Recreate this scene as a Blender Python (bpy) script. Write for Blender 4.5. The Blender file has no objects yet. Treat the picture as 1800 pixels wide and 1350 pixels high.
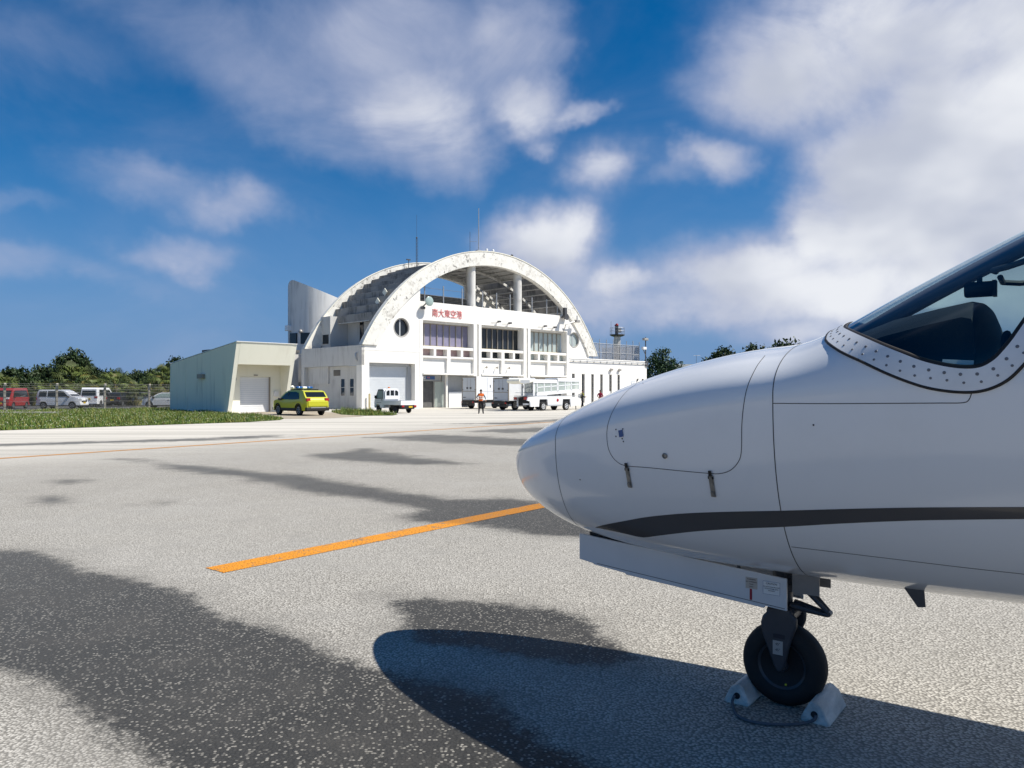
import bpy, bmesh, math, random
import numpy as np
from mathutils import Vector, Matrix
from mathutils.geometry import tessellate_polygon
from mathutils.bvhtree import BVHTree

random.seed(7); rng = np.random.default_rng(7)
scene = bpy.context.scene
C = scene.collection
R = math.radians

# ------------------------------------------------------------------ camera
FPX, EYE, HOR = 1352.0, 1.6, 688.0          # focal length in photo pixels, eye height, horizon row
cam = bpy.data.cameras.new('camera'); camo = bpy.data.objects.new('camera', cam); C.objects.link(camo)
camo.location = (0, 0, EYE); camo.rotation_euler = (R(90), 0, 0)
cam.sensor_width = 36; cam.lens = 36*FPX/1800; cam.shift_y = (HOR-675)/1800
cam.clip_start = 0.05; cam.clip_end = 6000
scene.camera = camo

# ------------------------------------------------------------------ sun, sky, exposure
SUN_AZ = R(9.0)      # sun stands to the right (+x), this far towards the camera (-y)
SUN_EL = R(53.0)
sd = Vector((math.cos(SUN_AZ)*math.cos(SUN_EL), -math.sin(SUN_AZ)*math.cos(SUN_EL), math.sin(SUN_EL)))
sl = bpy.data.lights.new('sun', 'SUN'); sl.energy = 5.0; sl.angle = R(0.55); sl.color = (1, .945, .85)
so = bpy.data.objects.new('sun', sl); C.objects.link(so); so.rotation_euler = sd.to_track_quat('Z', 'Y').to_euler()
so.location = sd*200
scene.view_settings.view_transform = 'Standard'; scene.view_settings.look = 'None'
scene.view_settings.exposure = 0.34; scene.view_settings.gamma = 1; scene.view_settings.use_curve_mapping = False
scene.cycles.use_denoising = True
scene.cycles.max_bounces = 8; scene.cycles.transparent_max_bounces = 16
scene.cycles.sample_clamp_indirect = 8

world = bpy.data.worlds.new('World'); scene.world = world; world.use_nodes = True; world.cycles.sampling_method = 'NONE'
wt = world.node_tree; wt.nodes.clear()
def N(t, typ, **kw):
    n = t.nodes.new(typ)
    for k, v in kw.items():
        if k.startswith('i_'):
            key = k[2:]; key = int(key) if key.isdigit() else key.replace('_', ' ')
            n.inputs[key].default_value = v
        else: setattr(n, k, v)
    return n
def L(t, a, b): t.links.new(a, b)
def math_n(t, op, a, b=None, c=None, clamp=False):
    n = t.nodes.new('ShaderNodeMath'); n.operation = op; n.use_clamp = clamp
    for i, v in enumerate((a, b, c)):
        if v is None: continue
        if isinstance(v, (int, float)): n.inputs[i].default_value = v
        else: t.links.new(v, n.inputs[i])
    return n.outputs[0]
def mixc(t, fac, a, b, mode='MIX'):
    n = t.nodes.new('ShaderNodeMix'); n.data_type = 'RGBA'; n.blend_type = mode
    for k, v in ((0, fac), (6, a), (7, b)):
        if isinstance(v, (int, float)): n.inputs[k].default_value = v
        elif isinstance(v, (tuple, list)): n.inputs[k].default_value = tuple(v) if len(v) == 4 else (*v, 1)
        else: t.links.new(v, n.inputs[k])
    return n.outputs[2]
def maprange(t, v, a, b, c=0., d=1., smooth=True):
    n = t.nodes.new('ShaderNodeMapRange'); n.interpolation_type = 'SMOOTHSTEP' if smooth else 'LINEAR'
    t.links.new(v, n.inputs[0])
    for i, x in zip((1, 2, 3, 4), (a, b, c, d)): n.inputs[i].default_value = x
    return n.outputs[0]

def vmath(t, op, a, b):
    n = t.nodes.new('ShaderNodeVectorMath'); n.operation = op
    for i, v in enumerate((a, b)):
        if v is None: continue
        if isinstance(v, (tuple, list, Vector)): n.inputs[i].default_value = tuple(v)
        else: t.links.new(v, n.inputs[i])
    return n
sky = N(wt, 'ShaderNodeTexSky', sky_type='NISHITA', sun_disc=False, sun_elevation=SUN_EL, sun_rotation=R(90)+SUN_AZ,
        altitude=0, air_density=1.0, dust_density=0.35, ozone_density=3.0)
hs = N(wt, 'ShaderNodeHueSaturation'); hs.inputs['Saturation'].default_value = 1.30; hs.inputs['Hue'].default_value = 0.499
skm = vmath(wt, 'MULTIPLY', sky.outputs[0], (.40, .96, 1.40)); L(wt, skm.outputs[0], hs.inputs['Color'])
tc = N(wt, 'ShaderNodeTexCoord'); dirv = tc.outputs['Generated']
blobs = [(420,55,300,110,.50),(650,60,260,125,.60),(560,150,220,105,.48),(720,200,170,120,.70),(620,255,180,70,.46),(750,275,120,65,.5),
 (900,60,140,115,.62),(930,178,110,58,.7),(1005,205,60,22,.6),(985,105,70,40,.45),(100,95,200,70,.30),(870,130,110,90,.5),
 (1035,300,75,45,.6),(945,240,50,25,.5),(230,325,210,50,.46),(400,370,140,48,.62),(50,365,130,28,.46),(315,445,125,42,.56),
 (50,470,190,42,.48),(200,492,150,25,.3),(945,420,130,85,.9),(1000,490,150,75,.6),(1105,500,110,52,.8),(1060,535,220,50,.68),
 (1240,278,95,50,.7),(1165,312,70,30,.35),(1490,90,270,150,1.0),(1720,150,260,240,1.15),(1640,330,270,190,1.2),(1430,205,130,70,.45),
 (1250,150,110,50,.4),(1430,385,110,100,.85),(1330,485,220,95,.85),(1560,500,270,85,.95),(1230,540,280,55,.70),(1840,400,180,220,1.),
 (1330,80,70,60,.35),(1450,572,260,48,.62),(1980,300,260,420,.9),(-160,200,240,300,.35),(250,400,480,190,.20),(300,590,500,60,.16),(1035,300,95,60,.45),(500,-160,500,140,.5),(1300,-260,700,180,.5)]
wv = N(wt, 'ShaderNodeTexNoise', noise_dimensions='3D', i_Scale=5.5, i_Detail=5.0, i_Roughness=.6); L(wt, dirv, wv.inputs['Vector'])
wsub = vmath(wt, 'SUBTRACT', wv.outputs['Color'], (.5,.5,.5)); wmul = vmath(wt, 'MULTIPLY', wsub.outputs[0], (.17,.17,.10)); dirw = vmath(wt, 'ADD', dirv, wmul.outputs[0]).outputs[0]
acc = None
for (bx_, by_, rx, ry, amp) in blobs:
    d = Vector(((bx_-900)/FPX, 1, (HOR-by_)/FPX)); ln = d.length; c_ = d/ln
    s1 = vmath(wt, 'SUBTRACT', dirw, c_); s2 = vmath(wt, 'MULTIPLY', s1.outputs[0], (FPX*ln/rx/1.15, FPX*ln/rx/1.15, FPX*ln/ry/1.15))
    le = vmath(wt, 'LENGTH', s2.outputs[0], None).outputs['Value']
    v = maprange(wt, le, 1.3, 0.15, 0, amp)
    acc = v if acc is None else math_n(wt, 'SMOOTH_MAX', acc, v, .22)
# outside the photographed piece of sky cloud is thinned on purpose to lower the ambient light
dm = vmath(wt, 'MULTIPLY', dirv, (1, 1, 1.7))
ns = N(wt, 'ShaderNodeTexNoise', noise_dimensions='3D', i_Scale=4.2, i_Detail=7.0, i_Roughness=.56, i_Distortion=.5); L(wt, dm.outputs[0], ns.inputs['Vector'])
nb = N(wt, 'ShaderNodeTexNoise', noise_dimensions='3D', i_Scale=1.5, i_Detail=2.0, i_Roughness=.5); L(wt, dm.outputs[0], nb.inputs['Vector'])
view = vmath(wt, 'SUBTRACT', dirv, (0.05, .96, .25)); inframe = maprange(wt, vmath(wt, 'LENGTH', view.outputs[0], None).outputs['Value'], 1.15, .62)
generic = maprange(wt, nb.outputs[0], .50, .72, .0, .6)
cover = math_n(wt, 'ADD', math_n(wt, 'MULTIPLY', acc, inframe), math_n(wt, 'MULTIPLY', generic, math_n(wt, 'SUBTRACT', 1., inframe)))
ragged = math_n(wt, 'ADD', cover, math_n(wt, 'MULTIPLY', math_n(wt, 'SUBTRACT', ns.outputs[0], .5), math_n(wt, 'ADD', math_n(wt, 'MULTIPLY', cover, 1.5), .18)))
alpha = maprange(wt, ragged, .06, .86, 0, .97)
sepd = N(wt, 'ShaderNodeSeparateXYZ'); L(wt, dirv, sepd.inputs[0])
nshade = N(wt, 'ShaderNodeTexNoise', noise_dimensions='3D', i_Scale=3.1, i_Detail=4.0, i_Roughness=.5); L(wt, dm.outputs[0], nshade.inputs['Vector'])
ccol = mixc(wt, maprange(wt, nshade.outputs[0], .38, .62), (.56, .60, .71), (.92, .94, .985))
ccol = mixc(wt, maprange(wt, ragged, .45, 1.05), (.47, .52, .70), ccol)
skyc = mixc(wt, maprange(wt, sepd.outputs[2], .34, -.02, 0, .93), hs.outputs[0], (2.9, 4.7, 8.6))
b1 = N(wt, 'ShaderNodeBackground', i_Strength=.050); L(wt, skyc, b1.inputs['Color'])
b2 = N(wt, 'ShaderNodeBackground', i_Strength=.74); L(wt, ccol, b2.inputs['Color'])
mx = N(wt, 'ShaderNodeMixShader'); L(wt, alpha, mx.inputs[0]); L(wt, b1.outputs[0], mx.inputs[1]); L(wt, b2.outputs[0], mx.inputs[2])
wo = N(wt, 'ShaderNodeOutputWorld'); L(wt, mx.outputs[0], wo.inputs[0])

# ------------------------------------------------------------------ helpers
def gpx(px, py, z=0.0):
    """photo pixel -> point on the level ground"""
    Y = (EYE-z)*FPX/(py-HOR); return Vector(((px-900)/FPX*Y, Y, z))

class MB:
    def __init__(s): s.v = []; s.f = []; s.m = []; s.cur = 0
    def add(s, vs, fs):
        o = len(s.v); s.v += [tuple(p) for p in vs]; s.f += [tuple(o+i for i in f) for f in fs]; s.m += [s.cur]*len(fs); return s
    def box(s, x0, x1, y0, y1, z0, z1):
        return s.add([(x0,y0,z0),(x1,y0,z0),(x1,y1,z0),(x0,y1,z0),(x0,y0,z1),(x1,y0,z1),(x1,y1,z1),(x0,y1,z1)],
                     [(0,3,2,1),(4,5,6,7),(0,1,5,4),(1,2,6,5),(2,3,7,6),(3,0,4,7)])
    def tube(s, pts, r, n=8, cap=True):
        pts = [Vector(p) for p in pts]; rs = r if isinstance(r, (list, tuple)) else [r]*len(pts); vs = []; fs = []
        up = None
        for i, p in enumerate(pts):
            d = (pts[min(i+1, len(pts)-1)]-pts[max(i-1, 0)]).normalized()
            if up is None: up = Vector((0,0,1)) if abs(d.z) < .9 else Vector((1,0,0))
            a = d.cross(up).normalized(); b = a.cross(d).normalized(); up = b
            for k in range(n):
                t = 2*math.pi*k/n; vs.append(p+(a*math.cos(t)+b*math.sin(t))*rs[i])
        for i in range(len(pts)-1):
            for k in range(n): fs.append((i*n+k, i*n+(k+1)%n, (i+1)*n+(k+1)%n, (i+1)*n+k))
        if cap: fs.append(tuple(range(n))[::-1]); fs.append(tuple((len(pts)-1)*n+k for k in range(n)))
        return s.add(vs, fs)
    def lathe(s, prof, n=24, axis='Z', c=(0,0,0), close=False):
        """prof: (radius, height) pairs round an axis through c"""
        vs = []; fs = []; m = len(prof)
        for (r, h) in prof:
            for k in range(n):
                t = 2*math.pi*k/n; a, b = r*math.cos(t), r*math.sin(t)
                p = {'Z': (a, b, h), 'Y': (a, h, b), 'X': (h, a, b)}[axis]; vs.append((p[0]+c[0], p[1]+c[1], p[2]+c[2]))
        last = m if close else m-1
        for i in range(last):
            j = (i+1) % m
            for k in range(n): fs.append((i*n+k, i*n+(k+1)%n, j*n+(k+1)%n, j*n+k))
        if not close:
            if prof[0][0] > 1e-5: fs.append(tuple(range(n))[::-1])
            if prof[-1][0] > 1e-5: fs.append(tuple((m-1)*n+k for k in range(n)))
        return s.add(vs, fs)
    def prism(s, poly, a, b, plane='xz', holes=()):
        """polygon (with holes) in a plane, pushed from a to b along the third axis"""
        def P(u, v, w): return {'xz': (u, w, v), 'xy': (u, v, w), 'yz': (w, u, v)}[plane]
        loops = [list(poly)]+[list(h) for h in holes]
        flat = [p for lp in loops for p in lp]
        tris = tessellate_polygon([[Vector((p[0], p[1], 0)) for p in lp] for lp in loops])
        n = len(flat); vs = [P(p[0], p[1], a) for p in flat]+[P(p[0], p[1], b) for p in flat]
        fs = [tuple(t) for t in tris]+[tuple(i+n for i in t[::-1]) for t in tris]
        o = 0
        for lp in loops:
            k = len(lp)
            for i in range(k): j = (i+1) % k; fs.append((o+i, o+j, n+o+j, n+o+i))
            o += k
        return s.add(vs, fs)
    def sphere(s, c, r, n=12, m=8, sc=(1,1,1)):
        prof = [(math.sin(math.pi*i/m)*r, -math.cos(math.pi*i/m)*r) for i in range(m+1)]
        o = len(s.v); s.lathe([(max(p[0], 1e-6), p[1]) for p in prof], n)
        for i in range(o, len(s.v)):
            p = s.v[i]; s.v[i] = (p[0]*sc[0]+c[0], p[1]*sc[1]+c[1], p[2]*sc[2]+c[2])
        return s
    def mesh(s, name, mats, smooth=False, fix=True, weld=False):
        me = bpy.data.meshes.new(name); me.from_pydata(s.v, [], s.f)
        for m in (mats if isinstance(mats, (list, tuple)) else [mats]): me.materials.append(m)
        if any(s.m): me.polygons.foreach_set('material_index', s.m)
        if fix or weld:
            bm = bmesh.new(); bm.from_mesh(me)
            if weld: bmesh.ops.remove_doubles(bm, verts=bm.verts, dist=1e-5)
            if fix: bmesh.ops.recalc_face_normals(bm, faces=bm.faces)
            bm.to_mesh(me); bm.free()
        if smooth:
            me.polygons.foreach_set('use_smooth', [True]*len(me.polygons))
            if smooth is not True: me.set_sharp_from_angle(angle=R(smooth))
        me.update(); return me
    def build(s, name, mats, parent=None, smooth=False, bevel=0, fix=True, weld=False, segs=2):
        return link(name, s.mesh(name, mats, smooth, fix, weld), parent, bevel, segs)
def link(name, me, parent=None, bevel=0, segs=2):
    o = bpy.data.objects.new(name, me); C.objects.link(o)
    if parent is not None: o.parent = parent
    if bevel:
        b = o.modifiers.new('bevel', 'BEVEL'); b.width = bevel; b.segments = segs; b.limit_method = 'ANGLE'; b.angle_limit = R(35)
    return o
def tag(o, label=None, cat=None, group=None, kind=None):
    if label: o['label'] = label
    if cat: o['category'] = cat
    if group: o['group'] = group
    if kind: o['kind'] = kind
    return o
def thing(name, label, cat, loc=(0,0,0), rz=0, group=None):
    o = bpy.data.objects.new(name, None); C.objects.link(o); o.empty_display_size = .3
    o.location = loc; o.rotation_euler = (0, 0, rz); return tag(o, label, cat, group)
def copy_tree(o, parent=None):
    c = o.copy(); C.objects.link(c); c.parent = parent
    for ch in list(o.children): copy_tree(ch, c)
    return c
def arc(cx, cz, r, a0, a1, n):
    return [(cx+r*math.cos(R(a0+(a1-a0)*i/n)), cz+r*math.sin(R(a0+(a1-a0)*i/n))) for i in range(n+1)]
def text_mesh(body, size, mat, name, parent, M, extrude=.004, font=None, align='CENTER'):
    cu = bpy.data.curves.new(name, 'FONT'); cu.body = body; cu.size = size; cu.extrude = extrude; cu.align_x = align; cu.align_y = 'CENTER'
    if font: cu.font = font
    t = bpy.data.objects.new(name+'_curve', cu); C.objects.link(t)
    me = bpy.data.meshes.new_from_object(t.evaluated_get(bpy.context.evaluated_depsgraph_get()))
    bpy.data.objects.remove(t); bpy.data.curves.remove(cu)
    me.materials.clear(); me.materials.append(mat); me.transform(M)
    return link(name, me, parent)

# ------------------------------------------------------------------ materials
def mat(name, col, rough=.6, metal=0., spec=.5, var=0., vscale=3., bump=0., bscale=40., coat=0., trans=0., ior=1.45, emit=None, stretch=None, alpha=1.):
    m = bpy.data.materials.new(name); m.use_nodes = True; t = m.node_tree; b = t.nodes['Principled BSDF']
    b.inputs['Roughness'].default_value = rough; b.inputs['Metallic'].default_value = metal
    b.inputs['Specular IOR Level'].default_value = spec; b.inputs['Coat Weight'].default_value = coat
    b.inputs['Transmission Weight'].default_value = trans; b.inputs['IOR'].default_value = ior
    b.inputs['Base Color'].default_value = (*col, 1); b.inputs['Alpha'].default_value = alpha
    tcn = N(t, 'ShaderNodeTexCoord'); vec = tcn.outputs['Object']
    if stretch:
        mp = N(t, 'ShaderNodeMapping'); mp.inputs['Scale'].default_value = stretch; L(t, vec, mp.inputs['Vector']); vec = mp.outputs[0]
    n1 = N(t, 'ShaderNodeTexNoise', i_Scale=vscale, i_Detail=5., i_Roughness=.6); L(t, vec, n1.inputs['Vector'])
    f = maprange(t, n1.outputs[0], .3, .7, 1-var, 1+var*.4, smooth=False)
    vm = N(t, 'ShaderNodeVectorMath', operation='SCALE'); vm.inputs[0].default_value = col; L(t, f, vm.inputs['Scale']); L(t, vm.outputs[0], b.inputs['Base Color'])
    if bump:
        n2 = N(t, 'ShaderNodeTexNoise', i_Scale=bscale, i_Detail=3.); L(t, tcn.outputs['Object'], n2.inputs['Vector'])
        bn = N(t, 'ShaderNodeBump', i_Strength=bump, i_Distance=.02); L(t, n2.outputs[0], bn.inputs['Height']); L(t, bn.outputs[0], b.inputs['Normal'])
    if emit: b.inputs['Emission Color'].default_value = (*emit[0], 1); b.inputs['Emission Strength'].default_value = emit[1]
    return m
def stained(name, base, stain, amount, scale=1.2, streak=(1.,1.,.16), spot=.0, rough=.75, bias=.5):
    """painted concrete with rain streaks and flaked spots"""
    m = bpy.data.materials.new(name); m.use_nodes = True; t = m.node_tree; b = t.nodes['Principled BSDF']
    b.inputs['Roughness'].default_value = rough; b.inputs['Specular IOR Level'].default_value = .3
    tcn = N(t, 'ShaderNodeTexCoord'); mp = N(t, 'ShaderNodeMapping'); mp.inputs['Scale'].default_value = streak; L(t, tcn.outputs['Object'], mp.inputs['Vector'])
    n1 = N(t, 'ShaderNodeTexNoise', i_Scale=scale*2.4, i_Detail=6., i_Roughness=.62); L(t, mp.outputs[0], n1.inputs['Vector'])
    n2 = N(t, 'ShaderNodeTexNoise', i_Scale=scale*.5, i_Detail=3.); L(t, tcn.outputs['Object'], n2.inputs['Vector'])
    f = math_n(t, 'MULTIPLY', maprange(t, n1.outputs[0], bias-.08, bias+.22), maprange(t, n2.outputs[0], .35, .62)); f = math_n(t, 'MULTIPLY', f, amount)
    col = mixc(t, f, base, stain)
    if spot:
        n3 = N(t, 'ShaderNodeTexNoise', i_Scale=2.6, i_Detail=8., i_Roughness=.7); L(t, tcn.outputs['Object'], n3.inputs['Vector'])
        n4 = N(t, 'ShaderNodeTexNoise', i_Scale=.45, i_Detail=2.); L(t, tcn.outputs['Object'], n4.inputs['Vector'])
        g = math_n(t, 'MULTIPLY', maprange(t, n3.outputs[0], .55, .63), maprange(t, n4.outputs[0], .40, .56)); col = mixc(t, math_n(t, 'MULTIPLY', g, spot), col, (.16, .15, .14))
    n5 = N(t, 'ShaderNodeTexNoise', i_Scale=18., i_Detail=2.); L(t, tcn.outputs['Object'], n5.inputs['Vector'])
    bn = N(t, 'ShaderNodeBump', i_Strength=.15, i_Distance=.02); L(t, n5.outputs[0], bn.inputs['Height']); L(t, bn.outputs[0], b.inputs['Normal'])
    L(t, col, b.inputs['Base Color']); return m
M = {}
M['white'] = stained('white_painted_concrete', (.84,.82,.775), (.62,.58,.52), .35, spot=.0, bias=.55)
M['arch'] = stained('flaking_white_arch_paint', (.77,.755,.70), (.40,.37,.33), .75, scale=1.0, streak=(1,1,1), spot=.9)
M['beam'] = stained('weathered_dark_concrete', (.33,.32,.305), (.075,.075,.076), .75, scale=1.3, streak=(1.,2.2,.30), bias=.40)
M['column'] = stained('streaked_grey_column', (.66,.65,.62), (.25,.24,.23), .8, scale=1.2, bias=.45)
M['shade_wall'] = stained('shade_toned_wall_paint', (.60,.59,.565), (.33,.31,.29), .6, scale=1.0)  # wall paint toned down from the white one for faces in shade
M['cream'] = stained('cream_white_paint', (.88,.86,.74), (.62,.58,.45), .3, scale=.8)
M['tower'] = stained('pale_grey_curved_wall', (.70,.70,.69), (.32,.32,.32), .7, scale=.8, streak=(1,1,.08))
M['sidewall'] = stained('grey_wall_with_rain_streaks', (.88,.85,.73), (.34,.32,.28), .5, scale=.7, streak=(1.3,1.3,.13), bias=.56)
M['roofdark'] = mat('dark_roof_membrane', (.12,.12,.12), .8, var=.3)
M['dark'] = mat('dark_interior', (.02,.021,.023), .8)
M['dglass'] = mat('dark_window_glass', (.015,.02,.025), .06, spec=.6)
M['pglass'] = mat('purple_curtained_glass', (.25,.235,.33), .25, var=.15, vscale=1.5, spec=.5)
M['pglass2'] = mat('orange_curtained_glass', (.42,.30,.30), .25, var=.3, vscale=1., spec=.5)
M['lglass'] = mat('pale_curtained_glass', (.40,.46,.45), .2, var=.12, vscale=1.5, spec=.5)
M['tglass'] = mat('pale_greenish_glass', (.55,.62,.58), .15, spec=.5, alpha=.55)
M['alu'] = mat('dull_aluminium', (.42,.40,.37), .45, metal=.3, var=.1)
M['mullion'] = mat('bronze_window_mullion', (.30,.27,.23), .5, metal=.2)
M['shutter'] = mat('pale_grey_roller_shutter', (.62,.65,.68), .45, metal=.1, var=.05)
M['gshutter'] = mat('mid_grey_roller_shutter', (.40,.42,.44), .5, var=.06)
M['steel'] = mat('galvanised_steel', (.50,.51,.52), .45, metal=.6, var=.15)
M['dsteel'] = mat('dark_weathered_steel', (.10,.10,.105), .5, metal=.4, var=.2)
M['red'] = mat('faded_red_lettering', (.66,.20,.19), .6, var=.4, vscale=5)
M['bluesign'] = mat('blue_sign_face', (.03,.09,.26), .4)
M['signwhite'] = mat('white_sign_print', (.8,.8,.8), .5)
M['concrete_post'] = mat('bare_concrete_post', (.52,.48,.42), .85, var=.25, vscale=6)
M['carwhite'] = mat('white_car_paint', (.80,.81,.82), .25, coat=.6, var=.02)
M['carsilver'] = mat('silver_car_paint', (.40,.42,.45), .3, metal=.5, coat=.5)
M['carred'] = mat('red_car_paint', (.34,.02,.02), .3, coat=.6)
M['cardark'] = mat('black_car_paint', (.012,.013,.015), .25, coat=.6)
M['carlime'] = mat('yellow_green_car_paint', (.50,.50,.012), .3, coat=.7)
M['carglass'] = mat('tinted_car_glass', (.012,.015,.017), .05, spec=.6)
M['carglass2'] = mat('pale_car_glass', (.30,.38,.36), .08, spec=.6)
M['rubber'] = mat('tyre_rubber', (.014,.014,.015), .75, bump=.1, bscale=120)
M['rim'] = mat('alloy_wheel', (.45,.45,.46), .35, metal=.7)
M['plastic'] = mat('black_trim_plastic', (.02,.02,.021), .6)
M['tail'] = mat('red_tail_lamp', (.35,.01,.015), .2, coat=.5)
M['lampw'] = mat('clear_head_lamp', (.65,.67,.68), .15)
M['platey'] = mat('yellow_number_plate', (.62,.42,.02), .5)
M['platew'] = mat('white_number_plate', (.75,.76,.75), .5)
M['beacon_blue'] = mat('blue_beacon_lens', (.01,.10,.35), .15, coat=.5)
M['beacon_orange'] = mat('orange_beacon_lens', (.75,.20,.02), .2, coat=.5)
M['boxgrey'] = mat('shade_grey_truck_panel', (.55,.58,.62), .4, var=.04)  # white truck paint greyed to carry the rear doors' shade; also on seams
M['cpost'] = mat('pale_timber_guard_post', (.55,.46,.25), .7, var=.2)
M['lampgrey'] = mat('green_grey_lamp_lens', (.33,.42,.40), .25)
M['orangevest'] = mat('orange_safety_vest', (.80,.16,.02), .7, var=.1, vscale=12)
M['reflective'] = mat('silver_reflective_tape', (.65,.66,.62), .4)
M['darkcloth'] = mat('black_work_cloth', (.012,.013,.017), .85)
M['bluecloth'] = mat('slate_blue_shirt', (.06,.10,.13), .8)
M['redcloth'] = mat('dark_red_shirt', (.30,.02,.05), .8)
M['whitecloth'] = mat('white_cloth', (.75,.75,.73), .8)
M['skin'] = mat('tanned_skin', (.30,.15,.09), .55)
M['hair'] = mat('black_hair', (.012,.010,.009), .6)
M['yellowtape'] = mat('yellow_hi_vis_fabric', (.65,.62,.05), .7)
# ================================================================== GROUND
def sdf(px, py, poly):
    """signed distance (inside positive) of points to a polygon"""
    d = np.full(px.shape, 1e9); inside = np.zeros(px.shape, bool); n = len(poly)
    for i in range(n):
        ax, ay = poly[i]; bx_, by_ = poly[(i+1) % n]; ex, ey = bx_-ax, by_-ay
        t = np.clip(((px-ax)*ex+(py-ay)*ey)/(ex*ex+ey*ey+1e-12), 0, 1)
        d = np.minimum(d, np.hypot(px-ax-t*ex, py-ay-t*ey))
        c = ((ay > py) != (by_ > py)) & (px < ex*(py-ay)/(ey if abs(ey) > 1e-12 else 1e-12)+ax); inside ^= c
    return np.where(inside, d, -d)
def gp(l): return [tuple(gpx(x, y).xy) for x, y in l]
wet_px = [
 [(-500,985),(-200,962),(0,966),(60,968),(110,984),(150,1004),(230,1016),(330,1042),(400,1086),(470,1100),(560,1131),(590,1152),(690,1181),(735,1192),(800,1206),(870,1224),(905,1262),(960,1300),(1030,1335),(1120,1380),(1300,1500),(1500,1800),(2600,2300),(1500,3400),(330,2400),(250,1700),(330,1400),(270,1350),(180,1288),(130,1246),(60,1197),(0,1180),(-200,1150),(-500,1120)],  # wet patch; its out-of-view end is added to cut light bounced off the ground
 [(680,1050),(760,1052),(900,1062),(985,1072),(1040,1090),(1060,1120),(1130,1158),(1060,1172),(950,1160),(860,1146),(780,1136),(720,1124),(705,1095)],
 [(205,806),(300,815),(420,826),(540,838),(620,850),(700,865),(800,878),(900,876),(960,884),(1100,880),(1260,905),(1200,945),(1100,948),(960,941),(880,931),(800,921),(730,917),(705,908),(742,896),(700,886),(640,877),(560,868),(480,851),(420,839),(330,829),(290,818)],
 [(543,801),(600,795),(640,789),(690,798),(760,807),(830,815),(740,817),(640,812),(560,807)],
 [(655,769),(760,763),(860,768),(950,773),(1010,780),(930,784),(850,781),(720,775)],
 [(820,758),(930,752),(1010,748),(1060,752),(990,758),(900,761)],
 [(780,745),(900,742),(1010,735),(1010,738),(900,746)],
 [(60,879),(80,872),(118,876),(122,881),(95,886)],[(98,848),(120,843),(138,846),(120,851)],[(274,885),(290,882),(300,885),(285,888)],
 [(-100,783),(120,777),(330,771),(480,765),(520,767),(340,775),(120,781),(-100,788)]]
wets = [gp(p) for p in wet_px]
def grow(a, b, s0, k):
    o = [a]; s = s0
    while o[-1] < b: o.append(o[-1]+s); s *= k
    return o
xs = sorted(set([-x for x in grow(7, 130, .12, 1.13)]+list(np.arange(-7, 7, .1))+grow(7, 170, .12, 1.13)))
ys = sorted(set([-y+2.6 for y in grow(.1, 60, .15, 1.25)]+list(np.arange(2.6, 12, .1))+grow(12, 140, .11, 1.022)))
gx, gy = np.meshgrid(np.array(xs), np.array(ys)); nx, ny = len(xs), len(ys)
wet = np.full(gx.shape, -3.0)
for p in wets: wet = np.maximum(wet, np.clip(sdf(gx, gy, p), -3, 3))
me = bpy.data.meshes.new('apron')
idx = np.arange(nx*ny).reshape(ny, nx)
fa = np.stack([idx[:-1,:-1], idx[:-1,1:], idx[1:,1:], idx[1:,:-1]], -1).reshape(-1, 4)
me.vertices.add(nx*ny); me.vertices.foreach_set('co', np.stack([gx, gy, np.zeros_like(gx)], -1).ravel())
me.loops.add(fa.size); me.loops.foreach_set('vertex_index', fa.ravel().astype(np.int32))
me.polygons.add(len(fa)); me.polygons.foreach_set('loop_start', np.arange(0, fa.size, 4, dtype=np.int32)); me.update(calc_edges=True)
at = me.attributes.new('wet', 'FLOAT', 'POINT'); at.data.foreach_set('value', wet.ravel().astype(np.float32))
m = bpy.data.materials.new('exposed_aggregate_apron'); m.use_nodes = True; t = m.node_tree; b = t.nodes['Principled BSDF']
pos = N(t, 'ShaderNodeNewGeometry').outputs['Position']
vor = N(t, 'ShaderNodeTexVoronoi', voronoi_dimensions='2D', feature='F1', i_Scale=62., i_Randomness=1.); L(t, pos, vor.inputs['Vector'])
vcs = N(t, 'ShaderNodeSeparateColor'); L(t, vor.outputs['Color'], vcs.inputs[0])
edge = maprange(t, vor.outputs['Distance'], .25, .62, 1, 0)
fine = N(t, 'ShaderNodeTexNoise', i_Scale=130., i_Detail=2.); L(t, pos, fine.inputs['Vector'])
mid = N(t, 'ShaderNodeTexNoise', i_Scale=7., i_Detail=5., i_Roughness=.65); L(t, pos, mid.inputs['Vector'])
big = N(t, 'ShaderNodeTexNoise', i_Scale=.35, i_Detail=5., i_Roughness=.6); L(t, pos, big.inputs['Vector'])
streak = N(t, 'ShaderNodeMapping'); streak.inputs['Rotation'].default_value = (0, 0, R(-47)); streak.inputs['Scale'].default_value = (.05, .55, 1); L(t, pos, streak.inputs['Vector'])
strn = N(t, 'ShaderNodeTexNoise', i_Scale=1.0, i_Detail=5., i_Roughness=.6); L(t, streak.outputs[0], strn.inputs['Vector'])
dryc = mixc(t, vcs.outputs[0], (.29,.273,.240), (.60,.570,.510))
dryc = mixc(t, edge, (.18,.169,.149), dryc)
dryc = mixc(t, maprange(t, big.outputs[0], .35, .7, .0, .28), dryc, (.42,.405,.375))
mott = N(t, 'ShaderNodeTexNoise', i_Scale=1.6, i_Detail=6., i_Roughness=.7); L(t, pos, mott.inputs['Vector'])
dryc = mixc(t, maprange(t, mott.outputs[0], .46, .72, 0, .38), dryc, (.27,.258,.235))
spots = N(t, 'ShaderNodeTexNoise', i_Scale=3.4, i_Detail=4., i_Roughness=.65); L(t, pos, spots.inputs['Vector'])
dryc = mixc(t, maprange(t, spots.outputs[0], .68, .76, 0, .5), dryc, (.15,.145,.135))
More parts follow.
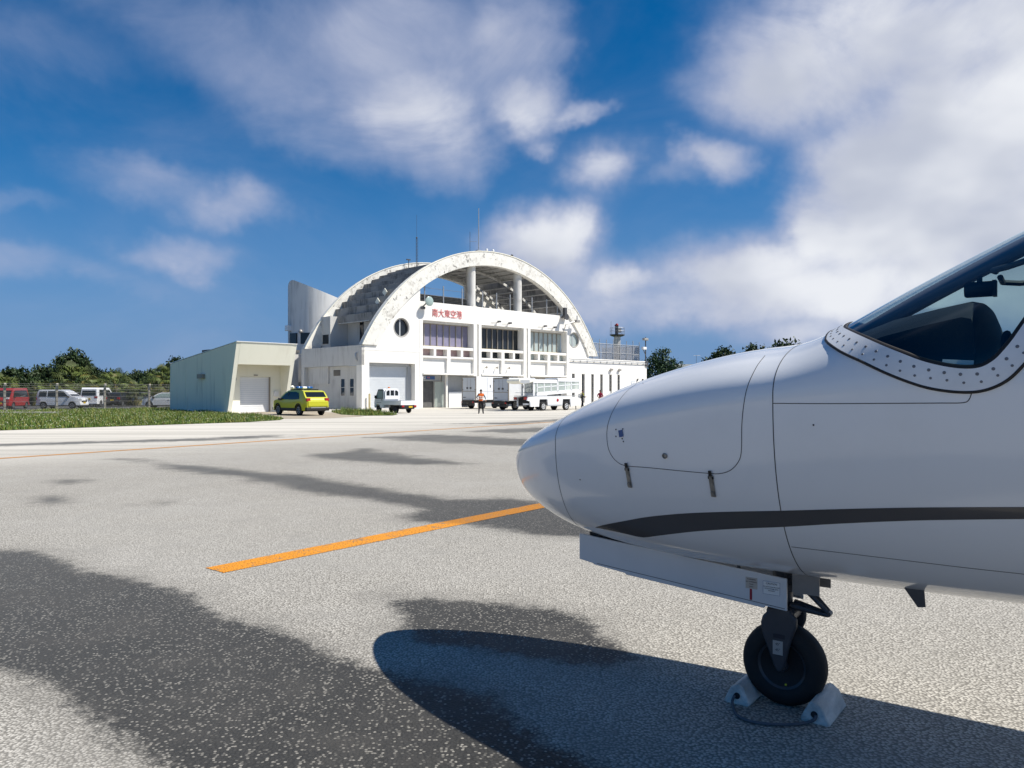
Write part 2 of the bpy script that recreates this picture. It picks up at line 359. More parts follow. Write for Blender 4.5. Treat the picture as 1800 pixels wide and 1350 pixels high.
# concrete beyond the long orange line, its glancing brightness put into a paler colour
lp, lq = gpx(0, 806), gpx(985, 741); dl = (lq-lp).normalized(); nrm = Vector((-dl.y, dl.x, 0))
dist = N(t, 'ShaderNodeVectorMath', operation='DOT_PRODUCT'); sub = vmath(t, 'SUBTRACT', pos, lp); L(t, sub.outputs[0], dist.inputs[0]); dist.inputs[1].default_value = nrm
conc = mixc(t, maprange(t, strn.outputs[0], .38, .66), (.62,.585,.52), (.45,.425,.375))
conc = mixc(t, maprange(t, mid.outputs[0], .3, .8, 0, .2), conc, (.50,.475,.42))
dryc = mixc(t, maprange(t, dist.outputs['Value'], -6., 6.), dryc, conc)
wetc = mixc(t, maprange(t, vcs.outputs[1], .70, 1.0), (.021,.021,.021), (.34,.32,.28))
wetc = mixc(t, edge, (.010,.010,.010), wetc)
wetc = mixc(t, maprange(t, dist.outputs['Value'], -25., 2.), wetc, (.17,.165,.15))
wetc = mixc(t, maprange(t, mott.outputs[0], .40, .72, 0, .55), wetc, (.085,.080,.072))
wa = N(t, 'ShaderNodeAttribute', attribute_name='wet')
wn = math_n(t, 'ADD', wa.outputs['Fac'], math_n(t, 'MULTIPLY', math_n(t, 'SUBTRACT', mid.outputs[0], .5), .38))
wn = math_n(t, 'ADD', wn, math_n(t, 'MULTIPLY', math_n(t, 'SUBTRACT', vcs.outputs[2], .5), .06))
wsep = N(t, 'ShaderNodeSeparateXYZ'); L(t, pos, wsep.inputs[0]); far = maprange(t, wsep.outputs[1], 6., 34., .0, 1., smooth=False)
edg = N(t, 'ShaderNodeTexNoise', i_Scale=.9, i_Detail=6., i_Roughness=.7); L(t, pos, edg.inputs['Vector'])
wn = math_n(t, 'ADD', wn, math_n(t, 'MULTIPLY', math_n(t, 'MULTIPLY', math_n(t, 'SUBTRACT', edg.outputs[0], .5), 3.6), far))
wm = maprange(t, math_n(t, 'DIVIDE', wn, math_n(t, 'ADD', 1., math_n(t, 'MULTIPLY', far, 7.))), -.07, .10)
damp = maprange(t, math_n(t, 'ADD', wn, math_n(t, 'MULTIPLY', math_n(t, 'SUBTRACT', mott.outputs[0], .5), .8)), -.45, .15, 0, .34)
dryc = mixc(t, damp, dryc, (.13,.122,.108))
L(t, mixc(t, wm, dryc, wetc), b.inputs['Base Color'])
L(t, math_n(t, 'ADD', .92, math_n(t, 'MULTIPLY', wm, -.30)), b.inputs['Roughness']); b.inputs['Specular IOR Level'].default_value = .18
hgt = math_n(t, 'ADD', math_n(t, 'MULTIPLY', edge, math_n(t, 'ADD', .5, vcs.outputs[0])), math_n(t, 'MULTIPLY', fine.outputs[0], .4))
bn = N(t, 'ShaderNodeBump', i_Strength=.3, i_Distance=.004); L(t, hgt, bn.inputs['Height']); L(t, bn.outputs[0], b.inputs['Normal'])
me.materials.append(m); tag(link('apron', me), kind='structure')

# wide terrain out to the horizon, under everything
M['soil'] = mat('far_green_ground', (.07,.09,.035), .95, var=.4, vscale=.05)
tag(MB().add([(-3000,-2500,-.05),(3000,-2500,-.05),(3000,4500,-.05),(-3000,4500,-.05)], [(0,1,2,3)]).build('terrain', M['soil'], fix=False), kind='structure')

def paint_mat(name, col, wear):
    m = bpy.data.materials.new(name); m.use_nodes = True; t = m.node_tree; b = t.nodes['Principled BSDF']; b.inputs['Roughness'].default_value = .7
    pos = N(t, 'ShaderNodeNewGeometry').outputs['Position']
    v = N(t, 'ShaderNodeTexVoronoi', voronoi_dimensions='2D', i_Scale=62.); L(t, pos, v.inputs['Vector'])
    n = N(t, 'ShaderNodeTexNoise', i_Scale=5., i_Detail=6., i_Roughness=.7); L(t, pos, n.inputs['Vector'])
    n2 = N(t, 'ShaderNodeTexNoise', i_Scale=40., i_Detail=4.); L(t, pos, n2.inputs['Vector'])
    wa = N(t, 'ShaderNodeAttribute', attribute_name='wet')
    f = maprange(t, math_n(t, 'ADD', n.outputs[0], math_n(t, 'MULTIPLY', math_n(t, 'SUBTRACT', n2.outputs[0], .5), .5)), .60-wear*.06, .66, 0, .8)
    c = mixc(t, maprange(t, v.outputs['Distance'], .35, .7), col, tuple(x*.45 for x in col)); c = mixc(t, maprange(t, wa.outputs['Fac'], -.1, .15, 0, .62), c, tuple(x*.35 for x in col)); L(t, mixc(t, f, c, (.16,.14,.11)), b.inputs['Base Color'])
    bn = N(t, 'ShaderNodeBump', i_Strength=.4, i_Distance=.004); bn.invert = True; L(t, v.outputs['Distance'], bn.inputs['Height']); L(t, bn.outputs[0], b.inputs['Normal']); return m
M['orange_paint'] = paint_mat('worn_orange_line_paint', (.78,.30,.012), .5)
M['orange_paint2'] = paint_mat('thin_orange_line_paint', (.62,.28,.06), .8)
def line(name, p, q, w, mt, z, n=120):
    d = (q-p).normalized(); s = Vector((-d.y, d.x, 0))*w/2; mb = MB()
    for i in range(n+1):
        c = p.lerp(q, i/n); mb.v += [tuple(c-s)[:2]+(z,), tuple(c+s)[:2]+(z,)]
    mb.f = [(2*i, 2*i+2, 2*i+3, 2*i+1) for i in range(n)]; mb.m = [0]*n
    o = mb.build(name, mt, fix=False); V = np.array(mb.v); wv_ = np.full(len(V), -3.0)
    for p_ in wets: wv_ = np.maximum(wv_, np.clip(sdf(V[:,0], V[:,1], p_), -3, 3))
    o.data.attributes.new('wet', 'FLOAT', 'POINT').data.foreach_set('value', wv_.astype(np.float32)); return tag(o, kind='structure')
a0, a1 = gpx(377, 1003), gpx(951, 889)
line('painted_stop_line', a0, a0+(a1-a0)*2.6, .30, M['orange_paint'], .004)
line('painted_taxi_line', lp-(lq-lp)*.5, lq+(lq-lp)*1.2, .26, M['orange_paint2'], .004, 160)

# grass field, car park, driveway
g_edge0, g_edge1 = Vector((-20.9,31.35,0)), Vector((-12.6,41.6,0)); gd = (g_edge1-g_edge0)
fieldp = [tuple((g_edge0-gd*2.5).xy), tuple((g_edge0-gd*.6).xy), tuple(g_edge0.xy), tuple((g_edge0+gd*.5).xy), tuple(gpx(440,742).xy), tuple(gpx(492,738.5).xy), tuple(gpx(500,736).xy), tuple(gpx(478,732).xy), tuple(gpx(440,729).xy), (-21.6,57.2), (-29.2,64.9),
          (-27.0,76.0), (-33.0,70.0), (-80,23.0)]
M['grass_base'] = mat('turf_soil', (.085,.12,.026), .95, var=.5, vscale=.8)
mb = MB(); mb.add([(x, y, .012) for x, y in fieldp], [tuple(range(len(fieldp)))]); tag(mb.build('grass_verge', M['grass_base'], fix=False), kind='structure')
patchp = [tuple(gpx(*p).xy) for p in [(581,724),(600,721),(650,721),(672,726),(700,728.5),(690,730.5),(640,731),(600,729)]]
mb = MB(); mb.add([(x, y, .012) for x, y in patchp], [tuple(range(len(patchp)))]); tag(mb.build('grass_patch', M['grass_base'], fix=False), kind='structure')
M['lot'] = mat('car_park_asphalt', (.09,.09,.09), .9, var=.3, vscale=.6)
mb = MB(); mb.add([(-110,25,.02),(-33,70,.02),(-26,77,.02),(-28,130,.02),(-120,130,.02)], [(0,1,2,3,4)]); tag(mb.build('car_park', M['lot'], fix=False), kind='structure')
M['drive'] = mat('tan_concrete_driveway', (.40,.34,.26), .9, var=.25, vscale=.7, bump=.1)
mb = MB(); dpx = [(400,728.5),(440,729.3),(478,732.3),(502,736.5),(560,736),(640,732.5),(582,725),(520,719.5)]
mb.add([tuple(gpx(*p).xy)+(.006,) for p in dpx], [tuple(range(len(dpx)))]); tag(mb.build('driveway', M['drive'], fix=False), kind='structure')

def blade_field(name, poly, n, hmin, hmax, w, mats, near, seed, flowers=0):
    r = np.random.default_rng(seed); P = np.array(poly); lo, hi = P.min(0), P.max(0); pts = []
    got = 0; out = []
    while got < n:
        q = r.uniform(lo, hi, (n*3, 2)); q = q[(sdf(q[:,0], q[:,1], poly) > .03) & near(q)]; out.append(q); got += len(q)
    q = np.concatenate(out)[:n]
    clump = .55+.9*np.clip(np.sin(q[:,0]*1.3+q[:,1]*.6)*np.sin(q[:,1]*.9-q[:,0]*.4)+r.normal(0,.35,n), -.4, 1)
    h = r.uniform(hmin, hmax, n)*clump; a = r.uniform(0, 2*np.pi, n); lean = r.normal(0, .35, (n, 2))*h[:,None]
    base = np.concatenate([q, np.full((n,1), .01)], 1); dx = np.stack([np.cos(a), np.sin(a), np.zeros(n)], 1)*w*r.uniform(.6,1.5,n)[:,None]
    tip = base+np.concatenate([lean, h[:,None]], 1)
    V = np.stack([base-dx, base+dx, tip], 1).reshape(-1, 3); F = np.arange(3*n).reshape(n, 3)
    mi = (r.random(n)*3).astype(np.int32)
    if flowers:
        k = r.choice(n, flowers, replace=False); fv = []
        c = tip[k]+np.array([0,0,.01]); s = .018
        fv = np.stack([c+[-s,0,0], c+[0,-s,.01], c+[s,0,0], c+[0,0,s*1.4]], 1).reshape(-1,3)
        F2 = np.arange(4*flowers).reshape(flowers,4)+3*n
        F = [tuple(x) for x in F]+[tuple(x[[0,1,3]]) for x in F2]+[tuple(x[[1,2,3]]) for x in F2]; V = np.concatenate([V, fv]); mi = np.concatenate([mi, np.full(2*flowers, 3, np.int32)])
    me = bpy.data.meshes.new(name); me.from_pydata(V.tolist(), [], [tuple(map(int, f)) for f in F])
    for mm in mats: me.materials.append(mm)
    me.polygons.foreach_set('material_index', mi); return link(name, me)
M['g1'] = mat('fresh_grass_blade', (.13,.20,.028), .7); M['g2'] = mat('dark_grass_blade', (.07,.135,.02), .7); M['g3'] = mat('dry_grass_blade', (.24,.23,.06), .8); M['gf'] = mat('small_white_flower', (.75,.75,.62), .8)
gm = [M['g1'], M['g2'], M['g3'], M['gf']]
tag(blade_field('grass', fieldp, 95000, .07, .22, .020, gm, lambda q: (q[:,0] > -.72*q[:,1]), 3, 2400), 'uncut green grass with tiny white flowers between apron and car park fence', 'grass', kind='stuff')
tag(blade_field('grass', patchp, 5000, .10, .30, .02, gm, lambda q: q[:,0] > -99, 4, 60), 'small strip of grass at the foot of the grey annex wall', 'grass', kind='stuff')
# ================================================================== AIRCRAFT
TH = R(37); AG = Vector((1.40, 3.95, 0))
plane = thing('business_jet', 'glossy white business jet with a grey stripe parked on the apron', 'aircraft', AG, -TH)
PM = Matrix.Translation(AG) @ Matrix.Rotation(-TH, 4, 'Z'); PI_ = PM.inverted()
# fuselage sections: station, crown, keel, half width, height of greatest width
NOSE = -1.6976
ST = np.array([(-1.6976,1.143,1.143,0,1.143),(-1.676,1.207,1.070,.055,1.150),(-1.634,1.252,1.006,.108,1.185),(-1.485,1.351,.895,.232,1.242),(-1.22,1.472,.793,.384,1.303),
 (-.849,1.625,.727,.521,1.388),(-.424,1.750,.697,.629,1.480),(0,1.823,.690,.706,1.555),(.22,1.855,.689,.738,1.585),(.5,1.997,.690,.775,1.613),(.8,2.160,.697,.805,1.636),
 (1.2,2.351,.707,.830,1.650),(1.55,2.455,.71,.845,1.65),(2.1,2.49,.71,.85,1.63),(3.2,2.49,.72,.85,1.6),(5.0,2.47,.74,.85,1.6),(6.5,2.42,.85,.80,1.65),(8.0,2.33,1.15,.62,1.75),(9.6,2.22,1.55,.34,1.88),(11.0,2.12,1.9,.10,2.0)])
def spline(xk, yk, x):
    n = len(xk); h = np.diff(xk); A = np.zeros((n, n)); r = np.zeros(n); A[0,0] = A[-1,-1] = 1
    for i in range(1, n-1):
        A[i,i-1] = h[i-1]; A[i,i] = 2*(h[i-1]+h[i]); A[i,i+1] = h[i]; r[i] = 6*((yk[i+1]-yk[i])/h[i]-(yk[i]-yk[i-1])/h[i-1])
    Mm = np.linalg.solve(A, r); x = np.asarray(x, float); i = np.clip(np.searchsorted(xk, x)-1, 0, n-2); d = x-xk[i]; hh = h[i]
    return yk[i]+d*((yk[i+1]-yk[i])/hh-hh*(2*Mm[i]+Mm[i+1])/6)+d*d*Mm[i]/2+d**3*(Mm[i+1]-Mm[i])/(6*hh)
MK = np.sqrt(ST[:,0]-NOSE); EXP = 2.15
def fsec(l):
    q = np.sqrt(np.maximum(np.asarray(l, float)-NOSE, 0)); return [spline(MK, ST[:,k], q) for k in (1,2,3,4)]
def fpt(l, ph, off=0.):
    """point on the skin: station l, angle ph in degrees (0 = left flank, 90 = crown, -90 = keel, 180 = right flank)"""
    def raw(l, ph):
        zt, zb, w, zm = fsec(l); c = np.cos(np.radians(ph)); s = np.sin(np.radians(ph))
        y = -np.sign(c)*np.abs(c)**(2/EXP)*w; sn = np.abs(s)**(2/EXP); z = np.where(s > 0, zm+sn*(zt-zm), zm-sn*(zm-zb))
        return np.stack([np.asarray(l, float)+0*y, y, z], -1)
    l = np.asarray(l, float); ph = np.asarray(ph, float); p = raw(l, ph)
    if np.any(off != 0):
        e = 2e-3; lc = np.maximum(l, NOSE+.004); a = raw(lc+e, ph)-raw(lc-e*.5, ph); b = raw(lc, ph+.3)-raw(lc, ph-.3); n = np.cross(b, a)
        n /= np.linalg.norm(n, axis=-1, keepdims=True)+1e-12
        c = np.stack([l*0, l*0, fsec(l)[3]], -1); q = p-c; q[..., 0] = -.2; s = np.sign((n*q).sum(-1, keepdims=True)); p = p+n*s*np.asarray(off)[..., None]
    return p
ls = np.concatenate([NOSE+np.linspace(0.004, .5, 40)**2*1.0, np.arange(NOSE+.27, -.02, .03), np.arange(-.0, 1.9, .014), np.arange(1.9, 11.01, .15)])
ls = np.unique(np.round(ls, 5)); phs = np.arange(-90, 270, 2.0)
GL, GP = np.meshgrid(ls, phs, indexing='ij'); FP = fpt(GL, GP)
nl, npn = GL.shape
def grid_faces():
    i = np.arange(nl*npn).reshape(nl, npn); j = np.roll(i, -1, 1)
    return np.stack([i[:-1], i[1:], j[1:], j[:-1]], -1)
GF = grid_faces()
bvh = BVHTree.FromPolygons([Vector(p) for p in FP.reshape(-1, 3)], [tuple(map(int, f)) for f in GF.reshape(-1, 4)])
cam_l = PI_ @ Vector((0, 0, EYE))
def hit(px, py):
    d = PI_.to_3x3() @ Vector(((px-900)/FPX, 1, (HOR-py)/FPX)).normalized(); h = bvh.ray_cast(cam_l, d)[0]
    if h is None: h = bvh.find_nearest(cam_l+d*((Vector((.2,0,1.5))-cam_l).dot(d)))[0]
    l = max(h.x, NOSE+1e-4); zt, zb, w, zm = [float(v) for v in fsec(l)]
    cy = min(1, abs(h.y)/max(w, 1e-6))**(EXP/2); hz = (zt-zm) if h.z > zm else (zm-zb); sz = min(1, abs(h.z-zm)/max(hz, 1e-6))**(EXP/2)
    ph = math.degrees(math.atan2(sz, cy)); ph = ph if h.z > zm else -ph
    if h.y > 0: ph = 180-ph
    return l, ph
def smooth_curve(pts, n, passes=1):
    """resample a polyline with Catmull-Rom"""
    P = np.array(pts, float); P = np.vstack([2*P[0]-P[1], P, 2*P[-1]-P[-2]]); d = np.r_[0, np.cumsum(np.linalg.norm(np.diff(P[1:-1], axis=0)*np.array([1, 1]), axis=1))]
    out = []
    for s in np.linspace(0, d[-1], n):
        i = min(max(np.searchsorted(d, s)-1, 0), len(d)-2); t = (s-d[i])/max(d[i+1]-d[i], 1e-9); a, b, c, e = P[i], P[i+1], P[i+2], P[i+3]
        out.append(.5*(2*b+(c-a)*t+(2*a-5*b+4*c-e)*t*t+(3*b-a-3*c+e)*t**3))
    return np.array(out)
def surf_curve(px, n): return np.array([hit(*p) for p in smooth_curve(px, n)])
def strip_between(A, B, k, off, off_edge=None):
    """skin patch between two curves given in (station, angle)"""
    n = len(A); mb = MB(); T = np.linspace(0, 1, k)
    lp_ = A[:,None,:]*(1-T)[None,:,None]+B[:,None,:]*T[None,:,None]; P = fpt(lp_[...,0], lp_[...,1], np.full(lp_.shape[:2], off))
    mb.v = [tuple(p) for p in P.reshape(-1, 3)]; mb.f = [(i*k+j, (i+1)*k+j, (i+1)*k+j+1, i*k+j+1) for i in range(n-1) for j in range(k-1)]; mb.m = [0]*len(mb.f)
    if off_edge is not None:            # turn the rims down to the skin
        for j in (0, k-1):
            o = len(mb.v); Q = fpt(lp_[:,j,0], lp_[:,j,1], np.full(n, off_edge)); mb.v += [tuple(p) for p in Q]
            mb.f += [(i*k+j, (i+1)*k+j, o+i+1, o+i) for i in range(n-1)]; mb.m += [0]*(n-1)
    return mb
def ribbon(lp_, width, off, closed=False, thick=0):
    """thin band of constant width along a curve on the skin"""
    P = fpt(lp_[:,0], lp_[:,1], np.full(len(lp_), off)); Nn = fpt(lp_[:,0], lp_[:,1], np.full(len(lp_), off+.05))-P; Nn /= np.linalg.norm(Nn, axis=1, keepdims=True)
    T = np.gradient(P, axis=0); S = np.cross(T, Nn); S /= np.linalg.norm(S, axis=1, keepdims=True)+1e-12; mb = MB(); n = len(P)
    if not thick:
        mb.v = [tuple(x) for p, s in zip(P, S) for x in (p-s*width/2, p+s*width/2)]; mb.f = [(2*i, 2*i+2, 2*i+3, 2*i+1) for i in range(n-1)]
    else:
        for p, s, q in zip(P, S, Nn):
            for c in range(8): a = math.pi*2*c/8; mb.v.append(tuple(p+s*math.cos(a)*width/2+q*math.sin(a)*thick))
        mb.f = [(i*8+c, i*8+(c+1)%8, (i+1)*8+(c+1)%8, (i+1)*8+c) for i in range(n-1) for c in range(8)]
    mb.m = [0]*len(mb.f); return mb
# ---- materials
def jet_paint():
    m = bpy.data.materials.new('glossy_white_aircraft_paint'); m.use_nodes = True; t = m.node_tree; b = t.nodes['Principled BSDF']
    tcn = N(t, 'ShaderNodeTexCoord'); n = N(t, 'ShaderNodeTexNoise', i_Scale=3., i_Detail=6., i_Roughness=.65); L(t, tcn.outputs['Object'], n.inputs['Vector'])
    n2 = N(t, 'ShaderNodeTexNoise', i_Scale=55., i_Detail=2.); L(t, tcn.outputs['Object'], n2.inputs['Vector'])
    L(t, mixc(t, maprange(t, n.outputs[0], .45, .8, 0, .25), (.76,.77,.78), (.66,.66,.65)), b.inputs['Base Color'])
    L(t, maprange(t, n.outputs[0], .3, .75, .10, .19), b.inputs['Roughness']); b.inputs['Coat Weight'].default_value = .35; b.inputs['Coat Roughness'].default_value = .05; b.inputs['IOR'].default_value = 1.5
    n3 = N(t, 'ShaderNodeTexNoise', i_Scale=2.2, i_Detail=1.); L(t, tcn.outputs['Object'], n3.inputs['Vector'])
    bn = N(t, 'ShaderNodeBump', i_Strength=.06, i_Distance=.03); L(t, n3.outputs[0], bn.inputs['Height']); L(t, bn.outputs[0], b.inputs['Normal']); L(t, bn.outputs[0], b.inputs['Coat Normal'])
    return m
M['jet'] = jet_paint()
M['frame'] = mat('satin_white_frame_paint', (.72,.73,.74), .35, var=.08, vscale=6, coat=.2)
M['stripe'] = mat('taupe_grey_stripe_paint', (.085,.078,.074), .2, coat=.4, var=.08, vscale=4)
M['seam'] = mat('dark_panel_gap', (.05,.05,.052), .7)
M['seal'] = mat('black_rubber_seal', (.018,.015,.013), .55, var=.3, vscale=8)
M['rivet'] = mat('bare_metal_screw', (.17,.17,.18), .5, metal=.5)
M['latch'] = mat('worn_metal_latch', (.30,.29,.27), .45, metal=.6, var=.4, vscale=30)
M['cabin'] = mat('charcoal_cockpit_trim', (.085,.085,.09), .75, var=.2, vscale=8)
M['coaming'] = mat('black_glareshield_leather', (.018,.018,.02), .6, bump=.2, bscale=200)
M['gear'] = mat('dark_grey_gear_paint', (.055,.06,.07), .4, metal=.2, var=.2, vscale=10)
M['gearw'] = mat('grey_door_paint', (.62,.63,.64), .3, coat=.3, var=.06)
M['placard'] = mat('white_placard', (.72,.72,.70), .5); M['placard2'] = mat('silver_placard', (.40,.39,.37), .4, metal=.3); M['print'] = mat('black_print', (.02,.02,.03), .6); M['printred'] = mat('red_print', (.30,.015,.03), .5)
M['wood'] = mat('bleached_white_wood', (.72,.69,.64), .85, var=.45, vscale=9, bump=.5, bscale=60, stretch=(1,.3,1))
M['doorgrey'] = mat('brownish_grey_door_paint', (.22,.21,.20), .4, var=.15, vscale=8)
M['rope'] = mat('grey_rope', (.12,.13,.15), .9, bump=.5, bscale=150)
gl = bpy.data.materials.new('windshield_glass'); gl.use_nodes = True; t = gl.node_tree; t.nodes.clear()
tr = N(t, 'ShaderNodeBsdfTransparent'); tr.inputs[0].default_value = (.62,.74,.76,1); gg = N(t, 'ShaderNodeBsdfGlossy'); gg.inputs['Roughness'].default_value = .02; gg.inputs[0].default_value = (.8,.92,1,1)
fr = N(t, 'ShaderNodeFresnel', i_IOR=1.5); bk = N(t, 'ShaderNodeNewGeometry'); L(t, maprange(t, bk.outputs['Backfacing'], 0, 1, 1.5, 1/1.5, smooth=False), fr.inputs['IOR']); ms = N(t, 'ShaderNodeMixShader'); L(t, math_n(t, 'MULTIPLY', fr.outputs[0], 1.15, clamp=True), ms.inputs[0]); L(t, tr.outputs[0], ms.inputs[1]); L(t, gg.outputs[0], ms.inputs[2])
L(t, ms.outputs[0], N(t, 'ShaderNodeOutputMaterial').inputs[0]); M['wglass'] = gl

# ---- windshield outlines (left half measured, right half mirrored about the crown)
outer_px = [(1452,599),(1456,604),(1479,619.5),(1515,636),(1553,653.8),(1591,669),(1629,681),(1667,687.5),(1700,689.4),(1726,687),(1752,678.7),(1776,664.5),(1800,641),(1830,606),(1862,560),(1895,505),(1925,455)]
inner_px = [(1483,577),(1491,581.5),(1520,594.6),(1553,608.8),(1586,621.8),(1621.5,634.9),(1657,643.6),(1688,647.9),(1712,647.9),(1731,643.2),(1750,631.3),(1764,617),(1780,598),(1800,569.7),(1826,533),(1850,500),(1880,462)]
NC = 90
oc = surf_curve(outer_px, NC); ic = surf_curve(inner_px, NC)
def close_crown(c, dl, tail_l):
    a = c[0]; front = [(a[0]-dl*(1-((90-p)/(90-a[1]))**2), p) for p in np.linspace(90, a[1], 14)[:-1]]
    b = c[-1]; up = [(b[0]+(tail_l-b[0])*math.sin((p-b[1])/(90-b[1])*math.pi/2), p) for p in np.linspace(b[1], 90, 20)[1:]]
    return np.array(front), c, np.array(up)
of, om, ou = close_crown(oc, .05, oc[-1][0]+.02); if_, im, iu = close_crown(ic, .04, 1.12)
ou = np.array([(l+.11, p) for l, p in iu]); ou[:, 0] = oc[-1][0]+(ou[:, 0]-oc[-1][0])*np.linspace(.1, 1, len(ou))
OUT = np.vstack([of, om, ou]); INN = np.vstack([if_, im, iu])
def mirror(c): r = c.copy(); r[:,1] = 180-r[:,1]; return r
def inside(gl_, gp_, poly): return sdf(gl_, gp_*.0105, [(a, b*.0105) for a, b in poly])
cl = (GL[:-1]+GL[1:])/2; cp = GP[:-1]+1.0
MID = (OUT+INN)/2; polyM = list(map(tuple, np.vstack([MID, mirror(MID)[::-1]]))); polyO = list(map(tuple, np.vstack([INN*.25+OUT*.75, mirror(INN*.25+OUT*.75)[::-1]])))
cpw = np.where(cp > 225, cp-360, cp)
sM = inside(cl, cpw, polyM); sO = inside(cl, cpw, polyO)
def patch(name, faces, P, mt, parent, smooth=True):
    used, inv = np.unique(faces, return_inverse=True); mb = MB(); mb.v = [tuple(p) for p in P.reshape(-1, 3)[used]]; mb.f = [tuple(map(int, f)) for f in inv.reshape(-1, 4)]; mb.m = [0]*len(mb.f)
    return mb.build(name, mt, parent, smooth=smooth)
fus = patch('fuselage', GF[sM < 0], FP, M['jet'], plane)
wsh = thing('windshield', None, None); wsh.parent = plane; del_keys = [k for k in wsh.keys()]
glass_obj = patch('glass', GF[sO > 0], fpt(GL, GP, np.full(GL.shape, -.004)), M['wglass'], wsh)
for c_o, c_i in ((OUT, INN), (mirror(OUT), mirror(INN))):
    strip_between(c_o, c_i, 6, .006, -.004).build('frame', M['frame'], wsh, smooth=40)
    ribbon(c_o, .012, .003, thick=.006).build('edge_seal', M['seal'], wsh, smooth=True)
    ribbon(c_i, .030, -.001, thick=.006).build('glass_seal', M['seal'], wsh, smooth=True)
    mb = MB()
    for fr_, step, rad in ((.30, .052, .0050), (.66, .050, .0062)):
        c = c_o*(1-fr_)+c_i*fr_; P = fpt(c[:,0], c[:,1], np.full(len(c), .006)); d = np.r_[0, np.cumsum(np.linalg.norm(np.diff(P, axis=0), axis=1))]
        for s_ in np.arange(.03, d[-1]-.02, step*1.05):
            ll = np.interp(s_, d, c[:,0]); pp = np.interp(s_, d, c[:,1]); p = Vector(fpt(ll, pp, np.array(.0065))); q = Vector(fpt(ll, pp, np.array(.0085))); nn = (q-p).normalized(); u_ = nn.orthogonal().normalized(); v_ = nn.cross(u_)
            for (r0, h0, r1, h1) in ((rad, 0, rad*.75, .0012),):
                vs = [p+(u_*math.cos(a)+v_*math.sin(a))*r0+nn*h0 for a in np.linspace(0, 2*math.pi, 9)[:-1]]+[p+(u_*math.cos(a)+v_*math.sin(a))*r1+nn*h1 for a in np.linspace(0, 2*math.pi, 9)[:-1]]
                mb.add(vs, [(k, (k+1)%8, 8+(k+1)%8, 8+k) for k in range(8)]+[tuple(range(8, 16))])
    tag(mb.build('frame_screw', M['rivet'], wsh), kind='stuff')
# black roof cap behind the windshield top
cc = np.array([(l+.075, p) for l, p in iu[2:]]); cc2 = np.array([(l-.01, p) for l, p in iu[2:]])
strip_between(np.vstack([cc, mirror(cc)[::-1]]), np.vstack([cc2, mirror(cc2)[::-1]]), 4, .016, .002).build('roof_cap', M['seal'], plane, smooth=40)
# inner trim and centre post
sI = inside(cl, cpw, list(map(tuple, np.vstack([INN, mirror(INN)[::-1]]))))
inn = (cl > -.1) & (cl < 3.2)
patch('cabin_lining', GF[inn & (sI < .012)], fpt(GL, GP, np.full(GL.shape, -.045)), M['cabin'], plane)
pl = np.linspace(if_[0][0]-.02, 1.2, 30)
A_ = fpt(pl, np.full(30, 90.), np.full(30, -.014)); mb = MB()
for p in A_:
    for dy, dz in ((-.062,0),(.062,0),(.045,-.055),(-.045,-.055)): mb.v.append((p[0]-dz*.4, p[1]+dy, p[2]+dz))
mb.f = [(i*4+k, i*4+(k+1)%4, (i+1)*4+(k+1)%4, (i+1)*4+k) for i in range(29) for k in range(4)]; mb.m = [0]*len(mb.f)
mb.build('centre_post', M['cabin'], wsh, smooth=30)
# glareshield: rises aft, rounded hood
mb = MB(); prof = [(.16,1.68),(.25,1.785),(.40,1.875),(.56,1.93),(.74,1.965),(.86,1.985),(.895,1.975),(.91,1.93),(.92,1.84),(.90,1.70),(.88,1.45)]
for (x, z) in prof:
    zt, zb, w, zm = [float(v) for v in fsec(x)]
    for k in range(17):
        f_ = -1+k/8; lim = w*max(.05, 1-max(0, (z-zm)/(zt-zm))**EXP)**(1/EXP)-.055; mb.v.append((x, f_*lim, z-.10*abs(f_)**3*(1 if z > 1.72 else 0)))
    for f_ in (-1, 1): mb.v.append((x, f_*(lim+.01), 1.38))
mb.f = [(i*19+k, i*19+k+1, (i+1)*19+k+1, (i+1)*19+k) for i in range(len(prof)-1) for k in range(16)]+[q for i in range(len(prof)-1) for q in ((i*19, (i+1)*19, (i+1)*19+17, i*19+17), (i*19+16, (i+1)*19+16, (i+1)*19+18, i*19+18))]; mb.m = [0]*len(mb.f)
dash = mb.build('glareshield', M['coaming'], plane, smooth=50)
MB().box(.62,1.9,-.70,.70,1.28,1.32).build('cockpit_floor', M['dark'], plane)
MB().prism([(-.60,1.3),(.60,1.3),(.66,1.7),(.58,2.0),(.36,2.25),(-.36,2.25),(-.58,2.0),(-.66,1.7)], 1.85, 1.9, 'yz').build('cockpit_bulkhead', M['dark'], plane)
mb = MB(); mb.lathe([(.012,-.06),(.03,-.058),(.035,-.05),(.035,.05),(.03,.058),(.012,.06)], 16, 'X', (.86,0,2.055)); mb.box(.85,.87,-.012,.012,2.08,2.15); mb.box(.91,.925,-.03,.03,2.02,2.09)
mb.build('compass', M['coaming'], plane, smooth=40)
